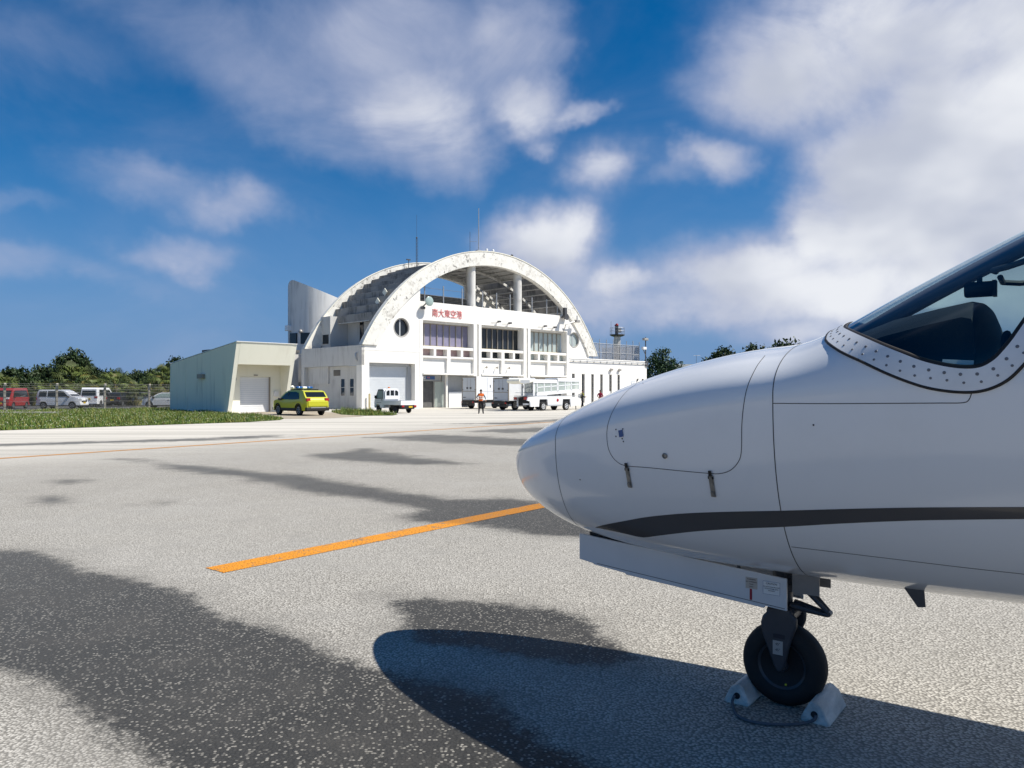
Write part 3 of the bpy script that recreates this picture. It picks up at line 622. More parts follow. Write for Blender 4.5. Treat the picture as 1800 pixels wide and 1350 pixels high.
for s_ in (-1, 1):
    mb = MB(); mb.tube([(.93,.22*s_,2.105),(.99,.30*s_,2.105),(1.10,.42*s_,2.12),(1.25,.46*s_,2.18),(1.38,.40*s_,2.26)], .013, 8); mb.tube([(.93,.10*s_,2.115),(.93,.22*s_,2.105)], .013, 8); mb.prism([(1.05,.24*s_),(1.12,.36*s_),(1.25,.40*s_),(1.3,.2*s_)], 2.15, 2.156, 'xy'); mb.build('sun_visor', M['cabin'], plane, smooth=40)
    mb = MB(); mb.tube([(.88,.36*s_,1.70),(.99,.36*s_,1.72)], .018, 8); mb.tube([(.99,.36*s_+.13*math.sin(a),1.72+.11*math.cos(a)) for a in np.linspace(R(-120), R(120), 17)], .014, 8); mb.build('control_yoke', M['coaming'], plane, smooth=40)
    mb = MB(); mb.box(1.28,1.42,.12*s_-.0 if s_ > 0 else -.56,.56 if s_ > 0 else -.12,1.32,1.78); mb.build('pilot_seat', M['cabin'], plane, bevel=.04, smooth=40)
p = Vector(fpt(*[np.array(v) for v in hit(1680, 637)], np.array(-.03)))
mb = MB(); mb.box(-.05,.05,-.003,.003,-.014,.014); o = mb.build('sill_placard', M['placard'], plane); o.location = p; o.rotation_euler = (R(-25), R(4), 0)
# cabin windows further aft (both flanks)
for s_ in (0, 1):
    for k in range(5):
        l0 = 2.75+k*.62; c = np.array([(l0+.17*math.copysign(abs(math.cos(a))**.6, math.cos(a)), 22+13*math.copysign(abs(math.sin(a))**.6, math.sin(a))) for a in np.linspace(0, 2*math.pi, 25)])
        ctr = np.tile([[l0, 22]], (25, 1)); cA, cB = (c, ctr) if not s_ else (mirror(c), mirror(ctr)); strip_between(cA, cB, 4, .003).build('cabin_window', M['carglass'], plane, smooth=True)
# ---- stripe
up_px = [(1048,926),(1063,922),(1100,915),(1137,908.5),(1180,904),(1226,901),(1300,898.8),(1371,897.5),(1500,894),(1600,892),(1700,891.3),(1800,891),(1900,891)]
lo_px = [(1046,927),(1084,934.5),(1110,940.5),(1131,944.5),(1160,941),(1226,933.6),(1300,929),(1377,926),(1480,920),(1600,915),(1700,913.2),(1800,912.2),(1900,912)]
us = surf_curve(up_px, 70); lw = surf_curve(lo_px, 70); us[:,0] = np.maximum.accumulate(us[:,0]); lw[:,0] = np.maximum.accumulate(lw[:,0])
tail_l = np.linspace(us[-1][0], 8.5, 40)[1:]
us = np.vstack([us, np.stack([tail_l, np.full(39, us[-1][1])+np.linspace(0, 8, 39)], 1)]); lw = np.vstack([lw, np.stack([tail_l, np.full(39, lw[-1][1])+np.linspace(0, 9, 39)], 1)])
for f_ in (lambda c: c, mirror): strip_between(f_(us), f_(lw), 7, .0012).build('stripe', M['stripe'], fus, smooth=True)
# ---- seams and small fittings on the left flank, seams mirrored
radome = surf_curve([(983,748),(977,790),(978,830),(985,865)], 8)[:,0].mean(); ringl = surf_curve([(1360,690),(1358,740),(1361,800),(1368,860)], 8)[:,0].mean()
full = np.linspace(-90, 270, 181)
for l_ in (radome, ringl): ribbon(np.stack([np.full(181, l_), full], 1), .0042, .0008).build('skin_seam', M['seam'], fus)
seams = [[(1128,668),(1100,690),(1080,718),(1069,745),(1067,772),(1072,795),(1084,811),(1100,818.5),(1140,822),(1190,827),(1240,831.5),(1265,832.5),(1285,826),(1299,810),(1303.5,790),(1304,750),(1307,715),(1314,680),(1330,645),(1345,625)],
         [(1359,709),(1450,709.5),(1560,709),(1650,708.5),(1692,708),(1703,703),(1708,691)], [(1391,961),(1500,974),(1600,986),(1700,998),(1800,1009),(1860,1016)]]
for sp in seams:
    c = surf_curve(sp, 90)
    for f_ in (lambda c: c, mirror): ribbon(f_(c), .0034, .0009).build('skin_seam', M['seam'], fus)
def frame_at(px, py, off=.002):
    l, ph = hit(px, py); p = Vector(fpt(l, ph, np.array(off))); q = Vector(fpt(l, ph, np.array(off+.02))); n = (q-p).normalized()
    x = Vector(fpt(l+.01, ph))-Vector(fpt(l-.01, ph)); x = (x-n*x.dot(n)).normalized(); z = n.cross(x)*-1
    if z.z < 0: z = -z
    return Matrix(((x.x, -n.x, z.x, p.x),(x.y, -n.y, z.y, p.y),(x.z, -n.z, z.z, p.z),(0,0,0,1)))
def fitting(name, px, py, mb, mt, tilt=0, parent=None):
    o = mb.build(name, mt, parent or fus, smooth=30); mm = frame_at(px, py) @ Matrix.Rotation(R(tilt), 4, 'Y'); o.matrix_local = mm; return mm
for (px, py) in ((1105, 836), (1252, 851)):
    mb = MB(); mb.box(-.011,.011,-.004,.001,-.062,.045); mb.box(-.008,.008,-.010,-.003,-.055,-.035); mb.box(-.007,.007,-.008,-.003,.0,.04); mm = fitting('door_latch', px, py, mb, M['latch'], 7)
    mb = MB(); mb.box(-.006,.006,-.009,-.001,.045,.068); mb.box(-.013,.013,-.006,0,.028,.040); k = mb.build('latch_hook', M['seal'], fus); k.matrix_local = mm
fitting('door_lock', 1169, 801, MB().lathe([(.014,0),(.014,-.004),(.009,-.006),(.009,-.001)], 16, 'Y'), M['latch'])
mb = MB(); mb.box(-.013,.013,-.003,.001,-.017,.017); fitting('static_port', 1092, 762, mb, M['bluesign'])
for (px, py) in ((1083,755),(1095,754),(1083,767),(1094,771),(1096,776),(1430,747),(1020,843)): fitting('port_dot', px, py, MB().lathe([(.004,.001),(.003,-.0012)], 8, 'Y'), M['seal'])
# blade antenna and small drain under the belly
mb = MB(); ab_l, ab_p = hit(1608, 1036); ab = fpt(ab_l, ab_p)
mb.prism([(ab[0]-.055,ab[2]+.02),(ab[0]+.035,ab[2]+.02),(ab[0]+.042,ab[2]-.07),(ab[0]+.012,ab[2]-.075)], ab[1]-.004, ab[1]+.006, 'xz'); mb.build('blade_antenna', M['gear'], plane)
mb = MB(); mb.tube([(-1.02,-.12,.80),(-1.02,-.12,.765),(-1.05,-.12,.745)], .007, 6); mb.build('drain_pipe', M['seal'], plane)
# ---- nose gear: parts of the landing gear
gear = bpy.data.objects.new('nose_gear', None); C.objects.link(gear); gear.parent = plane
WR, WW = .212, .062
prof = [(.118,-WW*.72),(.125,-WW*.95),(.150,-WW*1.06),(.180,-WW),(.200,-WW*.72),(.209,-WW*.38),(.212,0),(.209,WW*.38),(.200,WW*.72),(.180,WW),(.150,WW*1.06),(.125,WW*.95),(.118,WW*.72)]
MB().lathe(prof, 56, 'Y', (0,0,WR-.004)).build('tyre', M['rubber'], gear, smooth=True)
mb = MB(); mb.lathe([(.050,-.02),(.060,-.030),(.100,-.030),(.108,-.044),(.121,-.052),(.124,-.045),(.116,-.036),(.112,0),(.116,.036),(.124,.045),(.121,.052),(.108,.044),(.112,.02)], 40, 'Y', (0,0,WR-.004))
mb.lathe([(.012,-.066),(.028,-.064),(.034,-.05),(.036,.05),(.028,.064),(.012,.066)], 20, 'Y', (0,0,WR-.004))
for k in range(8):
    a = k*math.pi/4; c_, s_ = math.cos(a), math.sin(a); ct = (0,0,WR-.004)
    mb.tube([(c_*.03, -.018, ct[2]+s_*.03), (c_*.112, -.022, ct[2]+s_*.112)], .013, 6); mb.tube([(c_*.06-s_*.018, -.034, ct[2]+s_*.06+c_*.018), (c_*.06-s_*.018, -.022, ct[2]+s_*.06+c_*.018)], .006, 6)
mb.build('wheel_rim', M['gear'], gear, smooth=35)
mb = MB(); mb.sphere((.02,-.045,WR-.10), .006, 8, 6); mb.build('valve_cap', M['yellowtape'], gear)
for s_ in (-1, 1):      # fork arms, broad at the crown and tapering to the axle
    mb = MB(); y0 = s_*.078; prof = [(-.085,.455),(-.095,.42),(-.088,.37),(-.062,.30),(-.028,.21),(-.012,.185),(.012,.185),(.028,.21),(.046,.30),(.066,.37),(.085,.42),(.088,.46),(.05,.505),(-.04,.505)]
    mb.prism(prof, y0-.013, y0+.013, 'xz'); mb.build('fork_arm', M['gear'], gear, bevel=.01, smooth=40)
mb = MB(); mb.box(-.07,.07,-.09,.09,.445,.505); mb.build('fork_crown', M['gear'], gear, bevel=.02, smooth=40)
mb = MB(); mb.tube([(0,0,.49),(0,0,.60)], .040, 20); mb.tube([(0,0,.58),(-.01,0,.86)], .055, 20); mb.lathe([(.058,.585),(.064,.59),(.064,.62),(.058,.625)], 20); mb.build('shock_strut', M['gear'], gear, smooth=40)
mb = MB()
for dy in (-.03, .03): mb.tube([(.03,dy,.66),(.06,dy,.655),(.215,dy*.45,.505)], [.017,.015,.011], 8)
mb.tube([(.05,-.045,.66),(.05,.045,.66)], .012, 8); mb.build('torque_link', M['gear'], gear, smooth=40)
mb = MB()
for dy in (-.03, .03): mb.tube([(.04,dy,.515),(.08,dy,.51),(.215,dy*.45,.49)], [.020,.018,.011], 8)
mb.tube([(.218,-.022,.497),(.218,.022,.497)], .014, 8); mb.build('torque_link', M['gear'], gear, smooth=40)
mb = MB(); mb.tube([(-.02,0,.70),(-.35,0,.83)], .018, 10); mb.tube([(.01,-.05,.56),(.04,-.07,.62),(.01,-.06,.72)], .006, 6); mb.build('drag_brace', M['gear'], gear, smooth=40)
mb = MB(); mb.box(-.028,.028,-.0935,-.0915,.355,.375); mb.build('gear_plate', M['print'], gear)
mb = MB(); mb.box(-.030,.020,-.0935,-.0915,.272,.342); mb.build('gear_placard', M['placard2'], gear)
# wheel well and doors
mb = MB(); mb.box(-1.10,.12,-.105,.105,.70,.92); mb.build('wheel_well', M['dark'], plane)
def door(y, yb):
    p0 = PI_ @ gpx(1396, 1018, .672); x1 = .055; x0 = -1.15
    def zt(x): return .672+(x1-x)*(.092/1.205)
    zbot = [(x0, zt(x0)-.150), (x0+.09, zt(x0)-.163), (x0+.10, zt(x0)-.170), (x0+.30, zt(x0+.3)-.168), (x0+.31, zt(x0+.3)-.176), (-.06, zt(-.06)-.172), (-.05, zt(-.05)-.160), (x1, zt(x1)-.160)]
    mb = MB(); poly = [(x0, zt(x0)), (x1, zt(x1))]+zbot[::-1]; mb.prism(poly, y-.006, y+.006, 'xz'); d = mb.build('gear_door', M['gearw'], plane, bevel=.003)
    mb = MB(); mb.prism([(x0+.12, zt(x0+.12)-.150), (x1-.01, zt(x1)-.148), (x1-.01, zt(x1)-.1505), (x0+.12, zt(x0+.12)-.1525)], y-.0075, y-.006, 'xz'); mb.build('door_seam', M['seam'], d)
    for x in (-1.0, -.6, -.2): MB().tube([(x, y+.02*np.sign(-y), zt(x)-.03), (x, y*.75, zt(x)+.05)], .009, 6).build('door_hinge', M['gear'], d)
    return d, zt
dl_, zt_ = door(-.135, 0); dr_, _ = door(.135, 0)
for x in (-.09,): pass
mb = MB(); mb.box(-.152,-.092,-.1425,-.1412,.672-.075,.672-.018); mb.build('door_placard', M['placard2'], dl_)
mb = MB(); mb.box(-.063,.022,-.1425,-.1412,.672-.090,.672-.025); mb.build('door_placard', M['placard'], dl_)
mb = MB(); mb.box(-.131,-.119,-.1424,-.1412,.672-.132,.672-.076); mb.build('door_mark', M['printred'], dl_)
TX = Matrix.Rotation(R(90), 4, 'X')
def door_text(s, size, x, z): text_mesh(s, size, M['print'], 'door_print', dl_, Matrix.Translation((x, -.1430, z)) @ TX, .0003)
door_text('CAUTION', .0125, -.020, .672-.036)
for i, s in enumerate(('DO NOT TOW AIRCRAFT', 'WITH RUDDER LOCK', 'ENGAGED')): door_text(s, .0072, -.020, .672-.052-i*.0095)
for i, s in enumerate(('WARNING', 'NO STEERING', 'TOW', 'LIMIT')): door_text(s, .0092, -.122, .672-.028-i*.0125)
for z in (.325, .296): text_mesh('45°', .018, M['print'], 'gear_print', gear, Matrix.Translation((-.005, -.0938, z)) @ TX, .0003)
mb = MB(); x0, x1, y0, z0, z1 = -.063,.022,-.1426,.672-.090,.672-.025
for bxx in ((x0,x1,z1-.001,z1),(x0,x1,z0,z0+.001),(x0,x0+.001,z0,z1),(x1-.001,x1,z0,z1)): mb.box(bxx[0],bxx[1],y0-.0004,y0,bxx[2],bxx[3])
mb.build('placard_border', M['bluesign'], dl_)
mb = MB(); mb.box(.07,.20,-.104,-.098,.60,.695); mb.build('rear_gear_door', M['doorgrey'], plane); mb = MB(); mb.box(.07,.20,.098,.104,.60,.695); mb.build('rear_gear_door', M['doorgrey'], plane)
# ---- rest of the machine, beyond the picture's right edge
def wing(pts, name, mt=None):
    """lofted aerofoil: (chord start x, chord, y, z, thickness)"""
    n = 20; mb = MB(); ts = [(.5*(1-math.cos(2*math.pi*k/n))) for k in range(n)]
    for (x, c, y, z, th) in pts:
        for k in range(n):
            u_ = ts[k]; hgt = th*c*(2.969*math.sqrt(max(u_, 0))-1.26*u_-3.516*u_**2+2.843*u_**3-1.015*u_**4)/2*2*.5; mb.v.append((x+c*u_, y, z+(hgt if k <= n//2 else -hgt)))
    m_ = len(pts); mb.f = [(i*n+k, i*n+(k+1)%n, (i+1)*n+(k+1)%n, (i+1)*n+k) for i in range(m_-1) for k in range(n)]+[tuple(range(n)), tuple((m_-1)*n+k for k in range(n))]; mb.m = [0]*len(mb.f)
    return mb.build(name, mt or M['jet'], plane, smooth=40)
for s_ in (-1, 1):
    wing([(4.3,2.3,.3*s_,.86,.14),(4.6,1.9,.9*s_,.88,.13),(5.0,1.1,6.2*s_,1.15,.11),(5.15,.8,6.4*s_,1.17,.08)], 'wing')
    wing([(10.3,1.5,.02*s_,3.95,.1),(10.9,.8,2.6*s_,3.95,.1)], 'tailplane')
    mb = MB(); mb.lathe([(.26,6.0),(.33,6.05),(.40,6.4),(.42,7.0),(.36,7.8),(.26,8.3),(.2,8.3),(.22,7.9)], 28, 'X', (0,1.12*s_,2.1)); mb.build('engine_nacelle', M['jet'], plane, smooth=40)
    mb = MB(); mb.box(6.4,7.6,.6*s_ if s_ > 0 else -.8,.8 if s_ > 0 else -.6,2.02,2.14); mb.build('engine_pylon', M['jet'], plane, bevel=.03)
    mb = MB(); mb.lathe([(.13,-.07),(.22,-.07),(.255,-.04),(.26,0),(.255,.04),(.22,.07),(.13,.07)], 32, 'Y', (5.3,1.9*s_,.26)); mb.build('main_tyre', M['rubber'], plane, smooth=True)
    mb = MB(); mb.tube([(5.3,1.83*s_,.26),(5.3,1.78*s_,.9)], .05, 12); mb.lathe([(.02,-.065),(.13,-.05),(.13,.05),(.02,.065)], 24, 'Y', (5.3,1.9*s_,.26)); mb.build('main_strut', M['gear'], plane, smooth=40)
mb = MB(); prof = [(8.4,2.25),(10.2,4.0),(11.7,4.0),(11.0,2.0)]; mb.prism(prof, -.07, .07, 'xz'); mb.build('tail_fin', M['jet'], plane, bevel=.05)

# ---- wheel chocks and their rope
def chock(label, x, flip):
    t_ = thing('wheel_chock', label, 'chock', PM @ Vector((x, 0, 0)), -TH, 'chocks at the nose wheel')
    k = -1 if flip else 1
    mb = MB(); mb.prism([(-.062*k,.0),(.075*k,.0),(.078*k,.018),(.036*k,.098),(.012*k,.104),(-.026*k,.078)], -.165, .15, 'xz'); mb.build('block', M['wood'], t_, bevel=.008, smooth=40)
    mb = MB(); mb.lathe([(.016,-.004),(.016,.0),(.010,.001)], 14, 'Y', (.012*k,-.166,.045)); mb.build('rope_hole', M['dark'], t_); return t_
chock('pale wooden wheel chock in front of the nose wheel', -.20, False)
chock('worn white wooden wheel chock behind the nose wheel', .205, True)
rp = [PM @ Vector(p) for p in ((-.20,-.17,.045),(-.20,-.20,.02),(-.17,-.255,.010),(-.13,-.315,.010),(-.06,-.345,.010),(.03,-.32,.010),(.12,-.255,.010),(.17,-.20,.012),(.20,-.185,.03),(.203,-.168,.045))]
P3 = np.array([list(p) for p in rp]); q = []
for i in range(len(P3)-1):
    a, b_, c, e = P3[max(i-1,0)], P3[i], P3[i+1], P3[min(i+2, len(P3)-1)]
    for t_ in np.linspace(0, 1, 6)[:-1]: q.append(.5*(2*b_+(c-a)*t_+(2*a-5*b_+4*c-e)*t_*t_+(3*b_-a-3*c+e)*t_**3))
tag(MB().tube(q, .0075, 8).build('chock_rope', M['rope'], smooth=True), 'grey rope joining the two wooden wheel chocks', 'rope')
# ================================================================== TERMINAL BUILDING
P0 = Vector((-8.8, 73.0, 0)); RB = R(45)
UU = Vector((math.cos(RB), math.sin(RB), 0)); VV = Vector((-math.sin(RB), math.cos(RB), 0))
def bw(s, t, z=0): return P0+UU*s+VV*t+Vector((0, 0, z))
term = thing('airport_terminal', 'white airport terminal with a huge arched roof and red Japanese lettering', 'building', P0, RB)
CX, CZ, RO, RI = 10.1, -2.5, 18.5, 17.1
ZF = 5.78
def ang(r, z): return math.degrees(math.asin((z-CZ)/r))
def xz_on(r, s): return CZ+math.sqrt(r*r-(s-CX)**2)
# arch ribs
def rib(t0, t1, name='arch_rib'):
    ao, ai = ang(RO, ZF), ang(RI, ZF)
    MB().prism(arc(CX, CZ, RO, ao, 180-ao, 72)+arc(CX, CZ, RI, 180-ai, ai, 72), t0, t1, 'xz').build(name, M['arch'], term, smooth=30)
    ao2 = ang(RO+.08, ZF)
    MB().prism(arc(CX, CZ, RO+.07, ao, 180-ao, 72)+arc(CX, CZ, RO+.002, 180-ao, ao, 72), t0-.05, t0+.12, 'xz').build('rib_flashing', M['sidewall'], term, smooth=30)
rib(-.16, .50); rib(9.75, 10.4)
# front panel between the rib, with the roof-terrace openings and two round windows
def circ(cx, cz, r, n=32): return [(cx+r*math.cos(2*math.pi*k/n), cz+r*math.sin(2*math.pi*k/n)) for k in range(n)]
RP = RI+.25
aL, aR = 180-ang(RP, 5.75), ang(RP, 5.75)
outer = [(CX+RP*math.cos(R(aL)), 5.30), (-.02, 5.30), (-.02, 8.42), (21.72, 8.42), (21.72, 5.36), (CX+RP*math.cos(R(aR)), 5.36)]+arc(CX, CZ, RP, aR, aL, 72)
def op(s0, s1, zb, r=RI-.001):
    n = 14; return [(s0, zb), (s1, zb)]+[(s1+(s0-s1)*i/n, xz_on(r, s1+(s0-s1)*i/n)) for i in range(n+1)]
MB().prism(outer, 0, .30, 'xz', [op(.10, 20.6, 10.2), circ(-2.08, 7.54, .88), circ(22.6, 7.54, .88)]).build('front_panel', M['white'], term)
for sx in (-2.08, 22.6):
    mb = MB(); mb.lathe([(.80,.02),(.88,.0),(.90,-.03),(.90,.31),(.80,.31)], 40, 'Y', (sx,0,7.54), close=True); w = mb.build('round_window', M['alu'], term, smooth=40)
    mb = MB(); mb.lathe([(.001,.24),(.82,.24),(.82,.25),(.001,.25)], 32, 'Y', (sx,0,7.54)); mb.build('pane', M['dglass'] if sx < 0 else M['lglass'], w)
    mb = MB(); mb.box(sx-.12,sx+.02,.20,.25,6.75,8.33); mb.build('mullion', M['gshutter'], w)
# round columns standing in the terrace opening, rear panel, terrace floor
for sx in (7.15, 13.9):
    MB().lathe([(.46,8.4),(.46,xz_on(RI,sx)+.2)], 28, 'Z', (sx,.62,0)).build('column', M['column'], term, smooth=40)
rear = [(CX+RP*math.cos(R(aL)), 5.75), (CX+RP*math.cos(R(aR)), 5.75)]+arc(CX, CZ, RP, aR, aL, 72)
MB().prism(rear, 9.95, 10.25, 'xz', [op(2.2, 14.6, 12.45)]).build('rear_panel', M['white'], term)
MB().box(-.3,21.9,.32,9.94,9.35,9.6).build('terrace_floor', M['roofdark'], term)
# interior block on the terrace (stair head) with sun-striped wall
MB().box(20.2,21.6,1.0,9.9,9.61,10.4).build('stair_kerb', M['white'], term)
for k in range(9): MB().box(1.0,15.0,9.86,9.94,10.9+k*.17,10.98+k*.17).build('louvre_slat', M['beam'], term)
# stepped concrete beams on both haunches and the slab over the crown
A0 = 50.6; n_b = 14
for sgn in (-1, 1):
    for k in range(n_b):
        a = R(A0-k*3.62); rr = 17.75; sx = CX+sgn*rr*math.sin(a); z = CZ+rr*math.cos(a)
        hgt = .74 if k < 9 else .55
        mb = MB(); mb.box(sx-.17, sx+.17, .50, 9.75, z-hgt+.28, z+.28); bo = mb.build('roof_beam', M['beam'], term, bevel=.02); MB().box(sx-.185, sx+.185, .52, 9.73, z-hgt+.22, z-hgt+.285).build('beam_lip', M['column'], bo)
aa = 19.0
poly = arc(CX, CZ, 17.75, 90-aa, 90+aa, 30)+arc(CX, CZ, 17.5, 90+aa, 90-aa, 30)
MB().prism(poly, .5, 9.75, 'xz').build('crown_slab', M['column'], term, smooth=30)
for k in range(8):
    t_ = 1.2+k*1.13
    mb = MB(); mb.prism(arc(CX, CZ, 17.38, 40, 140, 40)+arc(CX, CZ, 17.12, 140, 40, 40), t_, t_+.16, 'xz')
    if k in (3, 7): mb.build('roof_purlin', M['column'], term, smooth=30)
# second storey wall set back on the left roof deck
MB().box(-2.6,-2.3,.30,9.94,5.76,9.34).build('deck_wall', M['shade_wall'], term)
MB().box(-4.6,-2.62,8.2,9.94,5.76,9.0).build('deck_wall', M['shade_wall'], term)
for (t0, t1, z0, z1, nm, mm) in ((3.2,4.2,5.78,7.9,'deck_door','alu'),(5.4,6.0,6.2,8.4,'deck_window','dglass'),(1.4,2.1,6.0,8.3,'deck_window','dglass')):
    MB().box(-2.66,-2.60,t0,t1,z0,z1).build(nm, M[mm], term)
MB().box(-4.66,-4.61,8.5,9.5,6.3,7.2).build('deck_window', M['dglass'], term)
# left annex
MB().prism([(-6.45,0),(-5.66,0),(-5.66,4.2),(-.5,4.2),(-.5,0),(-.02,0),(-.02,5.29),(-6.45,5.29)], 0, .85, 'xz').build('annex_front', M['white'], term)
MB().box(-6.45,-.02,.86,10.45,5.3,5.45).build('annex_roof', M['roofdark'], term)
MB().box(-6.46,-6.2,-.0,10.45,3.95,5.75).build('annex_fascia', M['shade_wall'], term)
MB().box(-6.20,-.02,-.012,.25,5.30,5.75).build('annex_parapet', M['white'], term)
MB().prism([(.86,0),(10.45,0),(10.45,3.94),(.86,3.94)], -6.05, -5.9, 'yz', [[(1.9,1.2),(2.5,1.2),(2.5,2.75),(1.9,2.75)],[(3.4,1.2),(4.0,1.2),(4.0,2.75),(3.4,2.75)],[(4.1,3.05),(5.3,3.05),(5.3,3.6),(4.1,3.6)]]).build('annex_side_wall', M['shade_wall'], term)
MB().box(-6.46,-6.06,9.9,10.45,0,3.94).build('annex_pier', M['shade_wall'], term)
MB().box(-6.03,-5.92,1.9,2.5,1.2,2.75).build('window', M['dglass'], term); MB().box(-6.03,-5.92,3.4,4.0,1.2,2.75).build('window', M['dglass'], term)
for (ta, tb) in ((1.9,2.5),(3.4,4.0)): MB().box(-6.06,-6.02,ta,tb,1.93,2.0).build('window_bar', M['alu'], term)
v_ = MB().box(-6.0,-5.92,4.1,5.3,3.05,3.6).build('vent', M['dark'], term)
for k in range(5): MB().box(-6.04,-6.0,4.1,5.3,3.08+k*.1,3.13+k*.1).build('vent_slat', M['mullion'], v_)
MB().box(-6.20,-6.06,6.0,8.9,2.3,3.94).build('pipe_duct', M['shade_wall'], term)
MB().tube([(-6.52,.75,5.05),(-6.62,.75,4.95),(-6.62,.75,4.6),(-6.3,.75,4.1),(-6.2,.75,3.9),(-6.2,.75,.02)], .075, 10).build('downpipe', M['steel'], term, smooth=40)
MB().box(-6.45,-.52,-.004,.003,4.99,5.02).build('wall_joint', M['sidewall'], term)
sh = MB().box(-5.64,-.52,.80,.84,0,4.19).build('roller_shutter', M['shutter'], term)
for k in range(26): MB().box(-5.63,-.9,.785,.80,.02+k*.150,.02+k*.150+.132).build('slat', M['shutter'], sh)
MB().box(-5.62,-.9,.55,.78,3.92,4.18).build('shutter_box', M['gshutter'], sh); MB().box(-.9,-.52,.60,.79,0,3.9).build('shutter_guide', M['gshutter'], sh)
# central block behind the colonnade
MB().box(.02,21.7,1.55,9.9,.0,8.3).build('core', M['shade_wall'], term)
for (s0, s1) in ((-.02,.42),(6.93,7.33),(7.62,8.02),(14.20,14.60),(14.88,15.28),(21.28,21.72)):
    MB().box(s0, s1, -.03, .9, 0, 8.42).build('pilaster', M['white'], term, bevel=.02)
for sx in (7.475, 14.74, -.22): MB().tube([(sx,.12,0.02),(sx,.12,8.6)], .08, 10).build('downpipe', M['white'], term, smooth=40)
bays = [(.42,6.93,'pglass','pglass2'),(8.02,14.20,'dglass','dglass'),(15.28,21.28,'lglass','lglass')]
for bi, (s0, s1, gmat, gmat2) in enumerate(bays):
    MB().box(s0,s1,.02,.9,5.70,5.97).build('sill_beam', M['white'], term); MB().box(s0,s1,.02,.9,4.84,5.03).build('sill_beam', M['white'], term)
    MB().box(s0,s1,.24,1.54,3.42,4.83).build('spandrel', M['white'], term); MB().box(s0-.02,s1+.02,-.14,1.2,3.22,3.40).build('canopy', M['white'], term)
    MB().box(s0,s1,.30,1.54,8.24,8.41).build('lintel', M['shade_wall'], term)
    sm = (s0+s1)/2; MB().box(sm-.22,sm+.22,.0,.9,3.41,5.69).build('pier', M['white'], term)
    w = MB().box(s0,s1,.84,.92,5.98,6.06).build('window', M['cpost'], term); n = 8; dw = (s1-s0)/n
    MB().box(s0,s1,.86,.92,8.16,8.235).build('frame', M['mullion'], w)
    for k in range(n):
        MB().box(s0+k*dw+.03, s0+(k+1)*dw-.03, .90, .93, 6.07, 8.155).build('pane', M[gmat], w)
        MB().box(s0+k*dw-.035, s0+k*dw+.035, .80, .91, 6.07, 8.155).build('mullion', M['mullion'], w)
    for k in range(4):
        h0 = s0 if k < 2 else sm+.22; h1 = sm-.22 if k < 2 else s1; hw = (h1-h0-.30)/2; a = h0 if k % 2 == 0 else h0+hw+.30
        w2 = MB().box(a, a+hw, .60, .64, 5.04, 5.08).build('low_window', M['cpost'], term); MB().box(a+.02, a+hw-.02, .62, .66, 5.09, 5.69).build('pane', M[gmat2], w2)
        if k % 2 == 0: MB().box(a+hw, a+hw+.30, .02, .9, 5.035, 5.695).build('pier', M['white'], term)
# ground floor
MB().box(3.75,3.95,.5,.7,0,3.21).build('post', M['white'], term)
MB().box(.43,3.7,1.40,1.54,2.62,3.21).build('door_header', M['gshutter'], term)
sg = MB().box(.85,2.95,1.24,1.36,2.72,3.16).build('hanging_sign', M['alu'], term); MB().box(.90,2.90,1.225,1.239,2.77,3.11).build('sign_face', M['bluesign'], sg)
MB().box(1.42,1.70,1.215,1.224,2.80,3.08).build('sign_symbol', M['signwhite'], sg); MB().prism([(1.47,2.86),(1.62,2.86),(1.62,2.98),(1.66,2.98),(1.58,3.05),(1.50,2.98),(1.54,2.98),(1.54,2.92),(1.47,2.92)], 1.208, 1.214, 'xz').build('sign_symbol', M['bluesign'], sg)
text_mesh('到着', .2, M['red'], 'sign_print', sg, Matrix.Translation((2.1,1.222,2.94)) @ Matrix.Rotation(R(90), 4, 'X'), .003)
MB().box(.43,.85,1.38,1.54,0,2.61).build('side_glass', M['dglass'], term)
MB().box(.86,2.9,1.50,1.54,0.02,2.61).build('doorway', M['roofdark'], term)
mb = MB().box(0,1.05,-.025,.025,.06,2.55); dr = mb.build('glass_door', M['tglass'], term); dr.location = (2.9,1.35,0); dr.rotation_euler = (0,0,R(-18))
for bx_ in ((0,.05,0,2.6),(1.02,1.07,0,2.6),(0.05,1.02,0,.06),(.05,1.02,2.55,2.6)): MB().box(bx_[0],bx_[1],-.03,.03,bx_[2],bx_[3]).build('frame', M['alu'], dr)
gs = MB().box(3.98,6.9,1.42,1.5,0,3.2).build('roller_shutter', M['gshutter'], term)
for k in range(21): MB().box(3.98,6.9,1.405,1.42,.02+k*.15,.135+k*.15).build('slat', M['gshutter'], gs)
MB().box(4.5,6.2,.98,1.03,.0,1.55).build('white_board', M['carwhite'], term)
for (s0, s1) in ((8.05,14.15),(15.3,17.9)):
    gs = MB().box(s0,s1,1.42,1.5,0,2.95).build('roller_shutter', M['gshutter'], term)
    for k in range(19): MB().box(s0,s1,1.405,1.42,.02+k*.15,.135+k*.15).build('slat', M['gshutter'], gs)
for k in range(4): MB().box(17.95+k*.83,18.7+k*.83,1.42,1.5,.9,2.95).build('window', M['dglass'], term)
for k in range(10): MB().box(8.1+k*.6,8.62+k*.6,1.40,1.5,2.98,3.2).build('window', M['dglass'], term)
